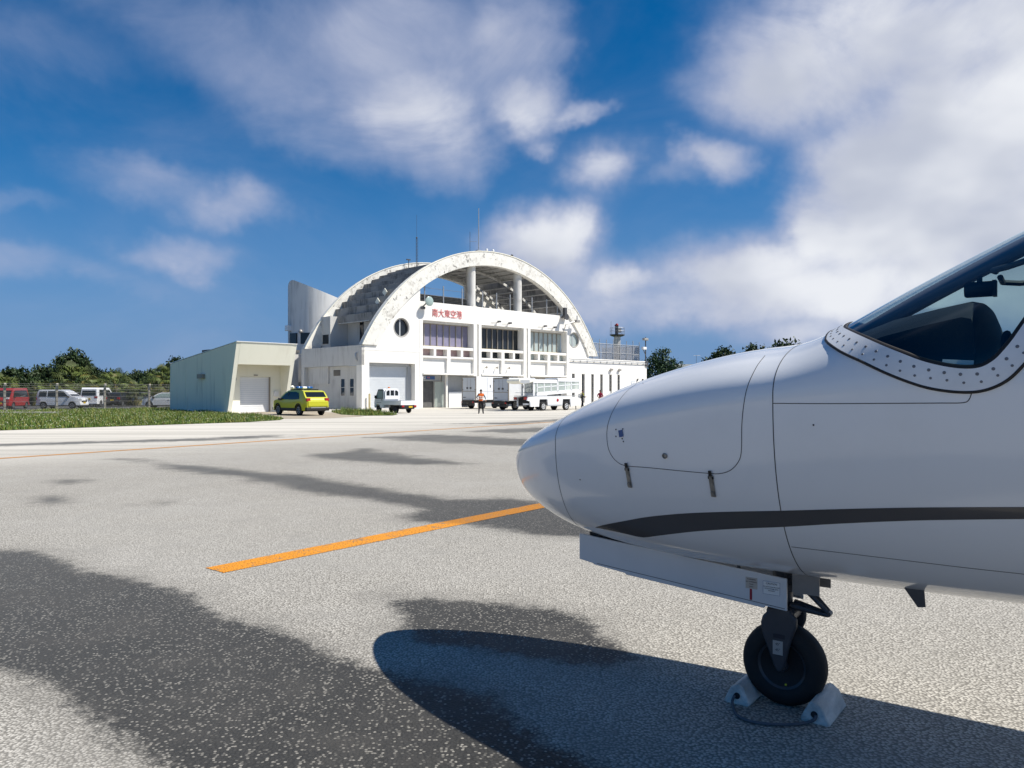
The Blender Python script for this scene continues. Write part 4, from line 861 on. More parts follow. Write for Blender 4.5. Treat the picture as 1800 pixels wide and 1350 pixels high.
# right wing with slot windows
SL = [(22.25,22.75),(24.0,24.55),(25.75,26.25),(27.45,27.95),(29.2,29.72),(30.85,31.33)]
MB().prism([(21.73,0),(37,0),(37,5.35),(21.73,5.35)], 0, .3, 'xz', [[(a,.25),(b_,.25),(b_,3.62),(a,3.62)] for a, b_ in SL]).build('wing_front', M['white'], term)
for a, b_ in SL:
    w = MB().box(a-.02,b_+.02,.20,.24,.25,3.62).build('slot_window', M['dglass'], term); MB().box(a,b_,.17,.20,1.8,1.86).build('window_bar', M['plastic'], w)
    MB().box(a-.03,b_+.03,-.03,.02,3.63,3.70).build('window_hood', M['shade_wall'], w)
MB().box(29.25,29.68,.15,.20,1.35,1.62).build('door_notice', M['signwhite'], term)
MB().box(21.73,37,.31,9.0,4.9,5.1).build('wing_roof', M['roofdark'], term); MB().box(36.7,37,.31,9.0,0,5.35).build('wing_end_wall', M['shade_wall'], term); MB().box(21.74,36.69,8.7,9.0,0,5.34).build('wing_rear_wall', M['shade_wall'], term)
MB().box(21.72,37.04,-.05,.36,5.36,5.48).build('coping', M['white'], term)
MB().tube([(21.8,-.12,5.12),(36.8,-.12,5.12)], .05, 8).build('wall_pipe', M['steel'], term, smooth=40)
for k in range(12): MB().box(22.4+k*1.25,22.46+k*1.25,-.13,-.002,5.03,5.2).build('pipe_clip', M['dsteel'], term)
dv = MB().box(33.6,34.5,-.03,-.002,1.0,2.9).build('wall_louvre', M['shutter'], term)
for k in range(8): MB().box(33.65,34.45,-.045,-.031,1.08+k*.22,1.22+k*.22).build('slat', M['carwhite'], dv)
# lettering
text_mesh('南大東空港', .84, M['red'], 'sign_lettering', term, Matrix.Translation((3.45,-.02,9.15)) @ Matrix.Rotation(R(90), 4, 'X') @ Matrix.Scale(.92, 4, (1,0,0)), .03)
# diamond plates hung under the haunch
for (t_, z) in ((3.1,11.35),(3.1,10.35)):
    mb = MB(); mb.box(-.27,.27,-.03,.03,-.27,.27); o = mb.build('diamond_plate', M['cream'], term); o.rotation_mode = 'ZYX'
    sx = CX-17.75*math.sin(R(A0-3.62*(3 if z > 11 else 2)))-.50; o.matrix_local = Matrix.Translation((sx, t_, z-.2)) @ Matrix.Rotation(R(90), 4, 'Z') @ Matrix.Rotation(R(45), 4, 'Y')

# --- terrace railings: posts and rails (thing of its own)
rail = thing('terrace_railing', 'steel post railing along the roof terrace opening under the arch', 'railing', P0, RB)
for sx in (1.0,3.35,5.8,8.6,10.6,12.6,16.0,18.4,20.2):
    MB().tube([(sx,.45,9.61),(sx,.45,min(11.95, xz_on(RI, sx)+.1))], .06, 8).build('post', M['steel'], rail, smooth=40)
for z in (10.95, 11.6):
    MB().tube([(.2,.5,z),(20.4,.5,z)], .016, 6).build('rail', M['dsteel'], rail)
# --- rooftop mesh fence of the right wing
M['mesh'] = None
def mesh_mat(name, col, dens):
    m = bpy.data.materials.new(name); m.use_nodes = True; t = m.node_tree; b = t.nodes['Principled BSDF']; b.inputs['Base Color'].default_value = (*col, 1); b.inputs['Roughness'].default_value = .6
    tcn = N(t, 'ShaderNodeTexCoord'); mp = N(t, 'ShaderNodeMapping'); mp.inputs['Rotation'].default_value = (0, R(45), 0); L(t, tcn.outputs['Object'], mp.inputs['Vector']); sp = N(t, 'ShaderNodeSeparateXYZ'); L(t, mp.outputs[0], sp.inputs[0])
    def bars(o): return math_n(t, 'LESS_THAN', math_n(t, 'FRACT', math_n(t, 'MULTIPLY', o, 17.)), dens)
    f = math_n(t, 'MAXIMUM', bars(sp.outputs[0]), bars(sp.outputs[2])); L(t, f, b.inputs['Alpha']); return m
M['mesh'] = mesh_mat('woven_fence_wire', (.30,.30,.31), .22); M['mesh2'] = mesh_mat('dark_chain_link_wire', (.045,.05,.05), .16)
rf = thing('rooftop_fence', 'mesh fence with steel posts on the flat roof of the right wing', 'fence', P0, RB)
for k in range(8): MB().tube([(26.9+k*1.36,.75,5.1),(26.9+k*1.36,.75,7.95 if k % 3 else 8.05)], .05, 8).build('post', M['steel'], rf, smooth=40)
for k in range(4): MB().tube([(36.42,.75+k*2,5.1),(36.42,.75+k*2,7.6)], .045, 8).build('post', M['steel'], rf, smooth=40)
for z in (6.35, 7.45): MB().tube([(26.4,.75,z),(36.42,.75,z)], .025, 6).build('rail', M['steel'], rf)
MB().box(26.4,36.42,.795,.803,5.3,7.45).build('wire_mesh', M['mesh'], rf); MB().box(36.46,36.465,.8,6.8,5.3,7.45).build('wire_mesh', M['mesh'], rf)

# --- curved tower behind
ct = bw(.1, 18.2); tow = thing('curved_tower', 'pale curved concrete tower with a slanted rim behind the terminal', 'tower', ct, 0)
n = 64; mb = MB(); rO, rI = 3.3, 2.95
def ztop(x, y): return 13.75-.34*max(0, x+2.1)-.06*(x+3.3)-.75*max(0, (-2.35-x)/.95)**2
for r_ in (rO, rI):
    for k in range(n): a = 2*math.pi*k/n; x, y = r_*math.cos(a), r_*math.sin(a); mb.v += [(x, y, 0), (x, y, ztop(x, y))]
for k in range(n):
    j = (k+1) % n; o = 2*n; mb.f += [(2*k, 2*j, 2*j+1, 2*k+1), (o+2*k, o+2*k+1, o+2*j+1, o+2*j), (2*k+1, 2*j+1, o+2*j+1, o+2*k+1)]
mb.m = [0]*len(mb.f); mb.build('wall', M['tower'], tow, smooth=40)
mb = MB(); mb.lathe([(rO+.02,5.55),(rO+.02,5.65)], n); mb.build('joint_band', M['sidewall'], tow, smooth=40)
for (ax, z0, z1) in ((-128,6.7,7.9),(-100,6.7,7.9)):
    mb = MB(); a = R(ax); c, s_ = math.cos(a), math.sin(a); mb.box(-.55,.55,-.12,.12,z0,z1); o = mb.build('window', M['dglass'], tow); o.matrix_local = Matrix.Translation((c*rO, s_*rO, 0)) @ Matrix.Rotation(a+R(90), 4, 'Z')
mb = MB(); mb.box(-.35,.35,-.3,.3,8.2,8.8); o = mb.build('wall_unit', M['carwhite'], tow, bevel=.04); o.matrix_local = Matrix.Translation((-2.75,-2.1,0)) @ Matrix.Rotation(R(-50), 4, 'Z')
MB().tube([(-2.62,-2.2,8.2),(-2.62,-2.2,1.0)], .07, 8).build('downpipe', M['steel'], tow, smooth=40)
mb = MB(); mb.sphere((-1.15,-3.2,8.05), .22, 12, 8); mb.build('wall_lamp', M['alu'], tow, smooth=True)
MB().box(-2.2,-1.2,-3.4,-3.2,.0,2.6).build('door', M['alu'], tow)
# low link building between tower and shed
lk = thing('link_building', 'grey flat-roofed block behind the cream shed beside the tower', 'building', bw(-8.5, 16.5), RB)
MB().box(-3,4,-2,5,0,5.6).build('wall', M['shade_wall'], lk); MB().box(-3.1,4.1,-2.1,5.1,5.61,5.9).build('roof', M['roofdark'], lk)

# --- cream shed with the leaning front
cs = Vector((-21.1, 57.0, 0)); shed = thing('cream_shed', 'cream concrete shed with a forward leaning front and roller door', 'building', cs, RB)
LN, WD = 10.8, 4.83
def lean(z): return -1.5*z/5.2
prof = [(0,0),(LN,0),(LN,3.9),(-1.5,5.2)]
MB().prism(prof, 0, .28, 'yz').build('side_wall', M['sidewall'], shed); MB().prism(prof, WD-.28, WD, 'yz').build('side_wall', M['cream'], shed)
MB().prism([(lean(5.2),5.2),(LN,3.9),(LN,3.72),(lean(5.0)+.1,5.0)], .281, WD-.281, 'yz').build('roof_slab', M['cream'], shed)
MB().prism([(-.04,0),(lean(5.22)-.04,5.22),(lean(5.22)+.22,5.22),(.22,0)], -.004, .30, 'yz').build('jamb', M['cream'], shed)
MB().prism([(-.04,0),(lean(5.22)-.04,5.22),(lean(5.22)+.22,5.22),(.22,0)], WD-.30, WD+.004, 'yz').build('jamb', M['cream'], shed)
MB().prism([(lean(3.6)-.05,3.6),(lean(5.22)-.05,5.22),(lean(5.22)+.25,5.22),(lean(3.6)+.25,3.6)], .301, WD-.301, 'yz').build('fascia', M['cream'], shed)
MB().prism([(lean(5.24)-.09,5.225),(lean(5.24)-.09,5.27),(LN+.05,3.97),(LN+.05,3.925)], -.03, WD+.03, 'yz').build('roof_edge', M['carwhite'], shed)
MB().prism([(.285,0),(1.25,0),(1.25,2.72),(3.75,2.72),(3.75,0),(WD-.285,0),(WD-.285,4.9),(.285,4.9)], .55, .85, 'xz').build('recess_wall', M['cream'], shed)
sd_ = MB().box(1.26,3.74,.78,.84,0,2.71).build('roller_door', M['shutter'], shed)
for k in range(18): MB().box(1.28,3.72,.765,.779,.02+k*.15,.15+k*.15-.016).build('slat', M['carwhite'], sd_)
MB().box(3.70,3.75,.60,.765,0,2.71).build('door_guide', M['mullion'], sd_)
mb = MB(); mb.lathe([(.23,.545),(.23,.49),(.19,.47),(.12,.47)], 24, 'Y', (.72,0,2.55)); mb.build('round_vent', M['alu'], shed, smooth=30)
MB().box(4.0,4.35,.40,.545,1.2,1.6).build('switch_box', M['carwhite'], shed); MB().box(2.35,2.65,.48,.548,2.80,2.88).build('door_lamp', M['mullion'], shed)
vt = MB().box(-.22,-.002,3.9,4.9,2.6,2.95).build('wall_vent', M['mullion'], shed)
MB().box(-.02,-.001,7.6,7.75,.05,3.4).build('wall_joint', M['sidewall'], shed)
MB().box(WD,WD+.15,.6,.8,2.9,3.1).build('wall_lamp', M['carwhite'], shed)
# ================================================================== FIXTURES ON THE BUILDING
def fixture(name, label, cat, s, t, z, group=None): return thing(name, label, cat, bw(s, t, z), RB, group)
f = fixture('floodlight', 'round green-grey floodlight on the parapet beside the red lettering', 'floodlight', .55, -.18, 10.15)
MB().lathe([(.05,.35),(.30,.20),(.44,.0),(.46,-.12),(.40,-.16),(.02,-.17)], 24, 'Y', (.1,-.45,.0)).build('lamp_head', M['lampgrey'], f, smooth=40)
MB().tube([(.1,-.2,-.05),(-.15,-.1,-.35),(-.35,.16,-.62)], .06, 8).build('bracket', M['dsteel'], f, smooth=40)
MB().box(-.55,-.2,-.30,-.02,-.75,-.52).build('ballast_box', M['dsteel'], f)
f = fixture('loudspeaker', 'dark horn loudspeaker with brackets at the right end of the terrace opening', 'loudspeaker', 20.6, -.16, 10.0)
MB().lathe([(.06,.4),(.12,.1),(.34,-.4),(.36,-.44)], 18, 'Y', (-.3,-.3,.0)).build('horn', M['dsteel'], f, smooth=40); MB().box(-.4,.5,-.25,.0,-.1,.15).build('bracket', M['dsteel'], f)
MB().box(-.15,.25,-.3,-.02,.2,1.1).build('junction_box', M['dsteel'], f)
f = fixture('floodlight', 'grey floodlight on a bent arm beside the small right round window', 'floodlight', 21.5, -.2, 9.4)
MB().tube([(-.7,.18,-.9),(-.7,-.1,-.2),(-.2,-.3,.0),(.6,-.4,.25)], .06, 8).build('arm', M['steel'], f, smooth=40); MB().box(.5,1.1,-.75,-.35,.1,.4).build('lamp_head', M['alu'], f, bevel=.04)
MB().box(.7,.8,-.6,-.5,.35,.9).build('aerial', M['steel'], f)
for k, (s_, z, lb) in enumerate(((10.2,8.78,'small camera above the dark middle windows, left of a pair'),(11.8,8.72,'small camera above the dark middle windows, right of a pair'),(17.3,8.74,'small camera above the pale curtained windows, left of a pair'),(18.9,8.70,'small camera above the pale curtained windows, right of a pair'))):
    f = fixture('security_camera', lb, 'camera', s_, -.02, z); MB().box(-.05,.05,-.25,0,-.03,.05).build('arm', M['dsteel'], f); MB().box(-.14,.14,-.5,-.2,.0,.16).build('body', M['dsteel'], f)
    MB().tube([(-.9,-.03,-.05),(-.1,-.03,-.03)], .012, 6).build('cable', M['dsteel'], f)
for (s_, z, lb) in ((8.7,4.05,'small lamp under the dark middle windows, closest to the glass door'),(10.2,4.05,'middle one of three small lamps under the dark windows'),(12.0,4.05,'small lamp under the dark middle windows, closest to the belt loader')):
    f = fixture('wall_light', lb, 'lamp', s_, .23, z); MB().box(-.03,.03,-.18,0,-.02,.03).build('arm', M['alu'], f); MB().lathe([(.05,0),(.12,-.12),(.12,-.16)], 12, 'Y', (0,-.16,.02)).build('head', M['mullion'], f, smooth=40)
for (s_, lb) in ((29.4,'twin round lamp on the right wing above the fifth slot window'),(31.05,'twin round lamp on the right wing above the last slot window')):
    f = fixture('wall_light', lb, 'lamp', s_, 0, 4.05); MB().box(-.05,.05,-.14,-.001,-.05,.25).build('arm', M['alu'], f)
    for dx in (-.12, .12): MB().sphere((dx,-.2,.22), .15, 12, 8).build('head', M['alu'], f, smooth=True)
for (s_, lb) in ((34.9,'small dark bracket on the right wing next to the wall louvre'),(36.0,'small dark bracket near the right corner of the wing')):
    f = fixture('wall_bracket', lb, 'bracket', s_, 0, 3.0); MB().box(-.04,.04,-.14,-.001,-.1,.18).build('plate', M['dsteel'], f); MB().sphere((0,-.16,.15), .08, 8, 6).build('knob', M['dsteel'], f)
f = fixture('camera_mast', 'dark mast with cameras at the right corner of the roof fence', 'mast', 36.9, .2, 4.6)
MB().tube([(.0,-.1,.0),(.0,-.1,4.0)], .07, 8).build('pole', M['dsteel'], f, smooth=40); MB().box(-.75,.1,-.5,-.1,3.55,3.85).build('camera', M['alu'], f, bevel=.05); MB().box(-.95,-.2,-.45,-.1,2.35,2.7).build('camera', M['carwhite'], f, bevel=.06)
MB().tube([(0,-.1,1.7),(-.75,-.25,2.4)], .05, 8).build('arm', M['dsteel'], f); MB().box(-.25,.25,-.35,.0,.2,.9).build('ballast_box', M['dsteel'], f)
f = fixture('mast_antenna', 'tall white mast antenna on the crown of the arch', 'antenna', 8.1, .5, xz_on(RO,8.1)-.05)
MB().tube([(0,0,0),(0,0,2.2),(0,0,4.6)], [.055,.05,.035], 8).build('pole', M['steel'], f, smooth=40); MB().box(-.25,.25,-.15,.2,.0,.28).build('base', M['steel'], f)
MB().tube([(-1.2,0,-.1),(-1.2,0,2.0)], .02, 6).build('whip', M['dsteel'], f); MB().tube([(-1.2,0,1.0),(-.2,.1,1.15)], .015, 6).build('spreader', M['dsteel'], f)
f = fixture('lattice_antenna', 'thin lattice antenna with a whip on the rear of the arched roof', 'antenna', 6.4, 8.6, 15.2)
for dx, dy in ((-.09,-.06),(.09,-.06),(0,.1)): MB().tube([(dx,dy,0),(dx,dy,3.0)], .02, 5).build('leg', M['dsteel'], f)
for k in range(9): MB().tube([(-.09,-.06,k*.33),(.09,-.06,k*.33+.3)], .013, 4).build('brace', M['dsteel'], f)
MB().tube([(0,0,2.9),(0,0,5.6)], .014, 5).build('whip', M['dsteel'], f); MB().sphere((0,0,3.1), .1, 8, 6).build('head', M['dsteel'], f)
for (s_, lb) in ((8.9,'small white lamp left of centre on top of the arch'),(9.8,'round white lamp beside the mast on top of the arch'),(12.6,'small dark lamp on top of the arch, right of the crown')):
    f = fixture('roof_lamp', lb, 'lamp', s_, .15, xz_on(RO,s_)); MB().lathe([(.06,0),(.06,.12),(.13,.16),(.15,.26),(.1,.36),(.01,.38)], 12).build('globe', M['carwhite'] if s_ < 11 else M['dsteel'], f, smooth=40); MB().box(-.12,.12,-.12,.12,-.05,.03).build('base', M['steel'], f)
f = fixture('roof_camera', 'small camera on a post at the rear left haunch of the arch', 'camera', 5.0, 8.2, xz_on(RO,5.0)-1.1)
MB().tube([(0,0,0),(0,0,1.5)], .04, 6).build('post', M['dsteel'], f); MB().box(-.28,.22,-.06,.06,1.45,1.57).build('body', M['dsteel'], f)
# tower with platform behind the right wing
Yt = 118.; tx = (1085-900)/FPX*Yt; f = thing('lookout_mast', 'concrete mast with a railed platform and red lamp behind the right wing', 'mast', (tx, Yt, 0))
def hz(y): return EYE+(HOR-y)*Yt/FPX
MB().lathe([(.55,0),(.50,hz(592))], 20).build('shaft', M['column'], f, smooth=40); MB().lathe([(.6,hz(592)),(.9,hz(591)),(1.15,hz(589.5)),(1.15,hz(588))], 8).build('platform', M['dsteel'], f)
for k in range(8): a = k*math.pi/4; MB().tube([(1.1*math.cos(a),1.1*math.sin(a),hz(588)),(1.1*math.cos(a),1.1*math.sin(a),hz(576.5))], .03, 5).build('railing_post', M['steel'], f)
for z in (hz(576.5), hz(582)): MB().tube([(1.1*math.cos(a),1.1*math.sin(a),z) for a in np.linspace(0,2*math.pi,17)], .02, 5).build('railing', M['steel'], f)
MB().box(-.32,.15,-.3,.3,hz(588),hz(573)).build('cabinet', M['dsteel'], f, bevel=.05); MB().box(.18,.55,-.3,.1,hz(585),hz(577)).build('box', M['alu'], f)
M['redlamp'] = mat('dull_red_lamp', (.28,.02,.02), .4); MB().sphere((-.05,0,hz(571.5)), .26, 12, 8).build('lamp', M['redlamp'], f, smooth=True); MB().box(-.4,-.1,-.12,.12,hz(573),hz(570.8)).build('lamp_shield', M['redlamp'], f)
MB().tube([(-.95,0,hz(588)),(-.95,0,hz(565))], .02, 5).build('whip', M['dsteel'], f)
# white house beyond the pine with its aerial
Yh = 135.; xh = (1235-900)/FPX*Yh; f = thing('far_white_house', 'low white flat-roofed house beyond the pine', 'building', (xh, Yh, 0), R(8))
MB().box(-5,11,0,10,0,5.9).build('wall', M['white'], f); MB().box(-5.3,11.3,-.3,10.3,5.91,6.35).build('roof', M['white'], f); MB().box(-3.2,-1.6,-.05,.0,2.4,4.2).build('window', M['dglass'], f); MB().box(1.2,3.6,-.05,.0,2.4,4.2).build('window', M['dglass'], f)
f = thing('tv_aerial', 'thin television aerial on the far white house', 'antenna', ((1224-900)/FPX*137, 137, 6.36)); MB().tube([(0,0,0),(0,0,1.7)], .03, 6).build('pole', M['dsteel'], f); MB().tube([(-.5,0,1.6),(.7,0,1.65)], .03, 6).build('boom', M['steel'], f)
for k in range(5): MB().tube([(-.5+k*.28,-.3,1.62),(-.5+k*.28,.3,1.62)], .015, 5).build('element', M['steel'], f)
# guard posts in front of the annex shutter
for (px, py, lb) in ((649.5,719.5,'pale yellow guard post left of the annex shutter'),(730.5,717,'pale yellow guard post right of the annex shutter')):
    p = gpx(px, py); mb = MB(); mb.lathe([(.09,0),(.09,1.35),(.07,1.4),(.001,1.41)], 12); o = mb.build('guard_post', M['cpost'], smooth=40); o.location = p; tag(o, lb, 'post')
# ================================================================== VEHICLES
def wheel(parent, x, y, r, w, out, rimr=.62, rim='rim', spokes=5):
    """tyre and rim; out = +1/-1 is the outward side"""
    mb = MB(); mb.lathe([(r*.62,-w*.46),(r*.9,-w*.5),(r,-w*.36),(r,w*.36),(r*.9,w*.5),(r*.62,w*.46)], 28, 'Y', (x, y, r)); t_ = mb.build('wheel', M['rubber'], parent, smooth=35)
    mb = MB(); q = out; mb.lathe([(r*.16,q*w*.42),(r*.16,q*w*.30)], 14, 'Y', (x, y, r)); mb.lathe([(r*(rimr-.07),q*w*.50),(r*rimr,q*w*.50),(r*rimr,q*w*.2),(r*(rimr-.07),q*w*.2)], 28, 'Y', (x, y, r), close=True)
    for k in range(spokes):
        a = 2*math.pi*k/spokes+.3; c, s_ = math.cos(a), math.sin(a); mb.tube([(x+c*r*.1, y+q*w*.40, r+s_*r*.1), (x+c*r*(rimr-.05), y+q*w*.42, r+s_*r*(rimr-.05))], r*.075, 6)
    mb.build('rim', M[rim], t_, smooth=35)
    mb = MB(); mb.lathe([(.001,q*w*.25),(r*.6,q*w*.25),(r*.6,q*w*.22)], 20, 'Y', (x, y, r)); mb.build('brake_disc', M['plastic'], t_)
def car_body(parent, sil, belt, hw, tumble, paint, wheels, wr, name='body', arch=1.18, roof_z=None):
    """closed body from a side outline: list of (x, z) clockwise over the top; half width narrows above the belt line; wheel arches cut out"""
    zr = max(z for x, z in sil)
    def w(x, z):
        f = max(0, (z-belt)/(zr-belt)); xs_ = [p[0] for p in sil]; x0, x1 = min(xs_), max(xs_); e = min((x-x0)/(.55), (x1-x)/(.45), 1); e = max(0, e)
        return hw*(1-.10*(1-e)**2)-tumble*f-.03*max(0, (.45-z)/.45)
    n = len(sil); bz = sil[0][1]
    # side skin as a grid of columns: x stations, z from the bottom (or arch) to the outline top
    top = sorted(sil, key=lambda p: p[0]); tx = [p[0] for p in top]
    def zt(x): return np.interp(x, tx, [p[1] for p in top])
    xs_ = sorted(set(list(np.linspace(min(tx), max(tx), 40))+tx+[xc+wr*arch*math.cos(a) for xc in wheels for a in np.linspace(0, math.pi, 13)]))
    return w, zt, xs_
def make_car(name, label, cat, loc, rz, L_, W_, hood, top_prof, sill, belt, paint, wheels, wr, glass_side, wind, rearw, tumble=.14, plate='platey', trim=True, group=None, gl='carglass', lamps=True, mesh_top=None, tail_z=None, bumper=True):
    """front at +x.  top_prof: (x, z) outline over the top from tail to nose; glass polygons in (x, z)"""
    t_ = thing(name, label, cat, loc, rz, group); hw = W_/2; zr = max(z for x, z in top_prof); x0, x1 = top_prof[0][0], top_prof[-1][0]
    tx = [p[0] for p in top_prof]; tz = [p[1] for p in top_prof]
    def w(x, z):
        e = max(0., min(1., (x-x0)/.5, (x1-x)/.6)); f = max(0, (z-belt)/(zr-belt)); return hw*(1-.13*(1-e)**2)-tumble*f**1.2-.05*max(0, (belt*.55-z)/belt)
    xs_ = sorted(set([round(v, 4) for v in list(np.linspace(x0, x1, 34))+tx+[xc+wr*1.16*math.cos(a) for xc in wheels for a in np.linspace(0, math.pi, 11)]]))
    mb = MB(); NZ = 7; cols = []
    for x in xs_:
        zb = sill
        for xc in wheels:
            d = abs(x-xc)
            if d < wr*1.16+1e-6: zb = max(zb, wr+math.sqrt(max(0, (wr*1.16)**2-d*d)))
        ztp = float(np.interp(x, tx, tz)); zs = [zb+(ztp-zb)*k/(NZ-1) for k in range(NZ)]
        if ztp > belt+.1: zs = [zb+(belt-zb)*k/3 for k in range(4)]+[belt+(ztp-belt)*k/3 for k in range(1, 4)]
        cols.append([(x, w(x, z), z) for z in zs])
    for sg in (1, -1):
        o = len(mb.v)
        for c in cols: mb.v += [(x, y*sg, z) for x, y, z in c]
        for i in range(len(cols)-1):
            for k in range(NZ-1): mb.f.append((o+i*NZ+k, o+(i+1)*NZ+k, o+(i+1)*NZ+k+1, o+i*NZ+k+1))
    nc = len(cols)*NZ
    for i in range(len(cols)-1):                      # over the top and underneath
        mb.f.append((i*NZ+NZ-1, (i+1)*NZ+NZ-1, nc+(i+1)*NZ+NZ-1, nc+i*NZ+NZ-1)); mb.f.append((i*NZ, (i+1)*NZ, nc+(i+1)*NZ, nc+i*NZ))
    for i in (0, len(cols)-1):
        for k in range(NZ-1): mb.f.append((i*NZ+k, i*NZ+k+1, nc+i*NZ+k+1, nc+i*NZ+k))
    mb.m = [0]*len(mb.f); body = mb.build('body', M[paint], t_, smooth=38, bevel=0)
    for sg in (1, -1):
        for poly in glass_side:
            mb = MB(); xa, xb = min(q[0] for q in poly)+.001, max(q[0] for q in poly)-.001; nxx = 13
            for x in np.linspace(xa, xb, nxx):
                zz = []
                for (ax, az), (bx_, bz) in zip(poly, poly[1:]+poly[:1]):
                    if (ax-x)*(bx_-x) <= 0 and ax != bx_: zz.append(az+(bz-az)*(x-ax)/(bx_-ax))
                for k in range(4): z = min(zz)+(max(zz)-min(zz))*k/3; mb.v.append((x, (w(x, z)+.014)*sg, z))
            mb.f = [(i*4+k, (i+1)*4+k, (i+1)*4+k+1, i*4+k+1) for i in range(nxx-1) for k in range(3)]; mb.m = [0]*len(mb.f); mb.build('side_window', M[gl], body)
        for xc in wheels: wheel(t_, xc, (hw-.12)*sg, wr, .20, sg)
        for hx in (sum(p[0] for p in glass_side[0])/len(glass_side[0])-.25, ): MB().box(hx-.1, hx+.1, min((w(hx, belt-.15)+.03)*sg, (w(hx, belt-.15))*sg), max((w(hx, belt-.15)+.03)*sg, w(hx, belt-.15)*sg), belt-.17, belt-.13).build('door_handle', M[paint], body)
        mx = max(p[0] for q in glass_side for p in q)-.05; ya = (hw-.02)*sg; MB().box(mx-.1, mx+.08, min(ya, ya+.2*sg), max(ya, ya+.2*sg), belt-.02, belt+.14).build('wing_mirror', M['plastic'], body, bevel=.03)
    def strip(a, b, nm, mt, inset=.10, off=.008):
        dx, dz = b[0]-a[0], b[1]-a[1]; ln = math.hypot(dx, dz); nx_, nz_ = (-dz/ln*off, dx/ln*off) if dx > 0 else (-dz/ln*off, dx/ln*off)
        if nz_ < 0 and abs(nz_) > abs(nx_): nx_, nz_ = -nx_, -nz_
        sgn = 1 if (a[0]+b[0])/2 > (x0+x1)/2 else -1
        if nx_*sgn < 0: nx_, nz_ = -nx_, -nz_
        mb = MB(); wa, wb = w(*a)-inset, w(*b)-inset; mb.v = [(a[0]+nx_, -wa, a[1]+nz_), (a[0]+nx_, wa, a[1]+nz_), (b[0]+nx_, wb, b[1]+nz_), (b[0]+nx_, -wb, b[1]+nz_)]; mb.f = [(0,1,2,3)]; mb.m = [0]; return mb.build(nm, M[mt], body)
    strip(wind[0], wind[1], 'windscreen', gl, .07); strip(rearw[0], rearw[1], 'rear_window', 'carglass', .09)
    if lamps:
        zl = tail_z or belt-.12; zh = float(np.interp(x1-.25, tx, tz))-.10
        for sg in (1, -1):
            yl = (w(x0+.02, zl)-.12)*sg; MB().box(x0-.025, x0+.22, min(yl-.14, yl+.14), max(yl-.14, yl+.14)+.0, zl-.10, zl+.12).build('tail_lamp', M['tail'], body, bevel=.02)
            yh = (w(x1-.05, zh)-.2)*sg; MB().box(x1-.30, x1-.005, yh-.17, yh+.17, zh-.10, zh+.05).build('head_lamp', M['lampw'], body, bevel=.03)
        MB().box(x0-.04, x0-.0, -.17, .17, belt-.36, belt-.20).build('number_plate', M[plate], body); MB().box(x1-.01, x1+.03, -.17, .17, sill+.14, sill+.30).build('number_plate', M[plate], body)
    if bumper:
        MB().box(x0-.05, x0+.2, -hw*.93, hw*.93, sill-.02, sill+.22).build('rear_bumper', M['plastic' if trim else paint], body, bevel=.05); MB().box(x1-.25, x1+.03, -hw*.9, hw*.9, sill-.02, sill+.20).build('front_bumper', M['plastic' if trim else paint], body, bevel=.05)
        MB().box(x1-.03, x1+.012, -hw*.5, hw*.5, sill+.28, sill+.42).build('grille', M['plastic'], body)
    MB().box(x0+.25, x1-.3, -hw*.8, hw*.8, sill-.06, sill+.28).build('underbody', M['plastic'], t_)
    return t_, body, w
# --- lime SUV seen from its rear left
VH = R(135)      # heading +v
p = gpx(527, 730.6); suvloc = p+VV*1.35+UU*.79
suv, sb, sw = make_car('patrol_car', 'lime green sport utility car with a blue light bar parked before the cream shed', 'car', suvloc, VH, 4.6, 1.84, None,
  [(-2.28,.55),(-2.30,.95),(-2.20,1.12),(-1.78,1.60),(-1.55,1.67),(-.6,1.70),(.15,1.66),(.55,1.52),(1.12,1.12),(1.7,1.02),(2.08,.90),(2.26,.70),(2.30,.5)], .34, 1.02, 'carlime', (-1.35,1.38), .36,
  [[(-1.50,1.10),(-.95,1.06),(.98,1.07),(.45,1.46),(.05,1.57),(-.9,1.58),(-1.35,1.47)]], ((.58,1.50),(1.10,1.14)), ((-2.16,1.15),(-1.82,1.56)), tumble=.17, plate='platew', tail_z=1.04)
for sg in (1, -1):
    mb = MB(); mb.box(-.03,.03,min(sg*(sw(0,1.3)+.008), sg*(sw(0,1.3)+.012)),max(sg*(sw(0,1.3)+.008), sg*(sw(0,1.3)+.012)),1.07,1.58); mb.build('door_pillar', M['plastic'], sb)
    MB().box(-1.0,1.0,min(sg*.90,sg*.925),max(sg*.90,sg*.925),.34,.50).build('side_cladding', M['plastic'], sb)
    MB().box(-1.3,.1,sg*.62-.02,sg*.62+.02,1.69,1.75).build('roof_rail', M['plastic'], sb)
    for xc in (-1.35, 1.38):
        mb = MB(); mb.prism([(xc+.46*math.cos(a), .36+.46*math.sin(a)) for a in np.linspace(-.1, math.pi+.1, 15)]+[(xc+.41*math.cos(a), .36+.41*math.sin(a)) for a in np.linspace(math.pi+.1, -.1, 15)], min(sg*.87,sg*.93), max(sg*.87,sg*.93), 'xz'); mb.build('arch_trim', M['plastic'], sb)
MB().box(-2.36,-2.28,-.55,.55,.50,.56).build('chrome_strip', M['rim'], sb); MB().box(-2.35,-2.2,-.75,.75,.60,.98).build('tailgate', M['carlime'], sb, bevel=.05)
lb = bpy.data.objects.new('light_bar', None); C.objects.link(lb); lb.parent = suv
MB().box(-.55,-.45,-.5,.5,1.71,1.77).build('foot', M['plastic'], lb)
for y0, y1, mt in ((-.6,-.18,'beacon_blue'),(.18,.6,'beacon_blue'),(-.17,.17,'carwhite')): MB().box(-.66,-.36,y0,y1,1.78,1.93).build('lens', M[mt], lb, bevel=.05, smooth=40)
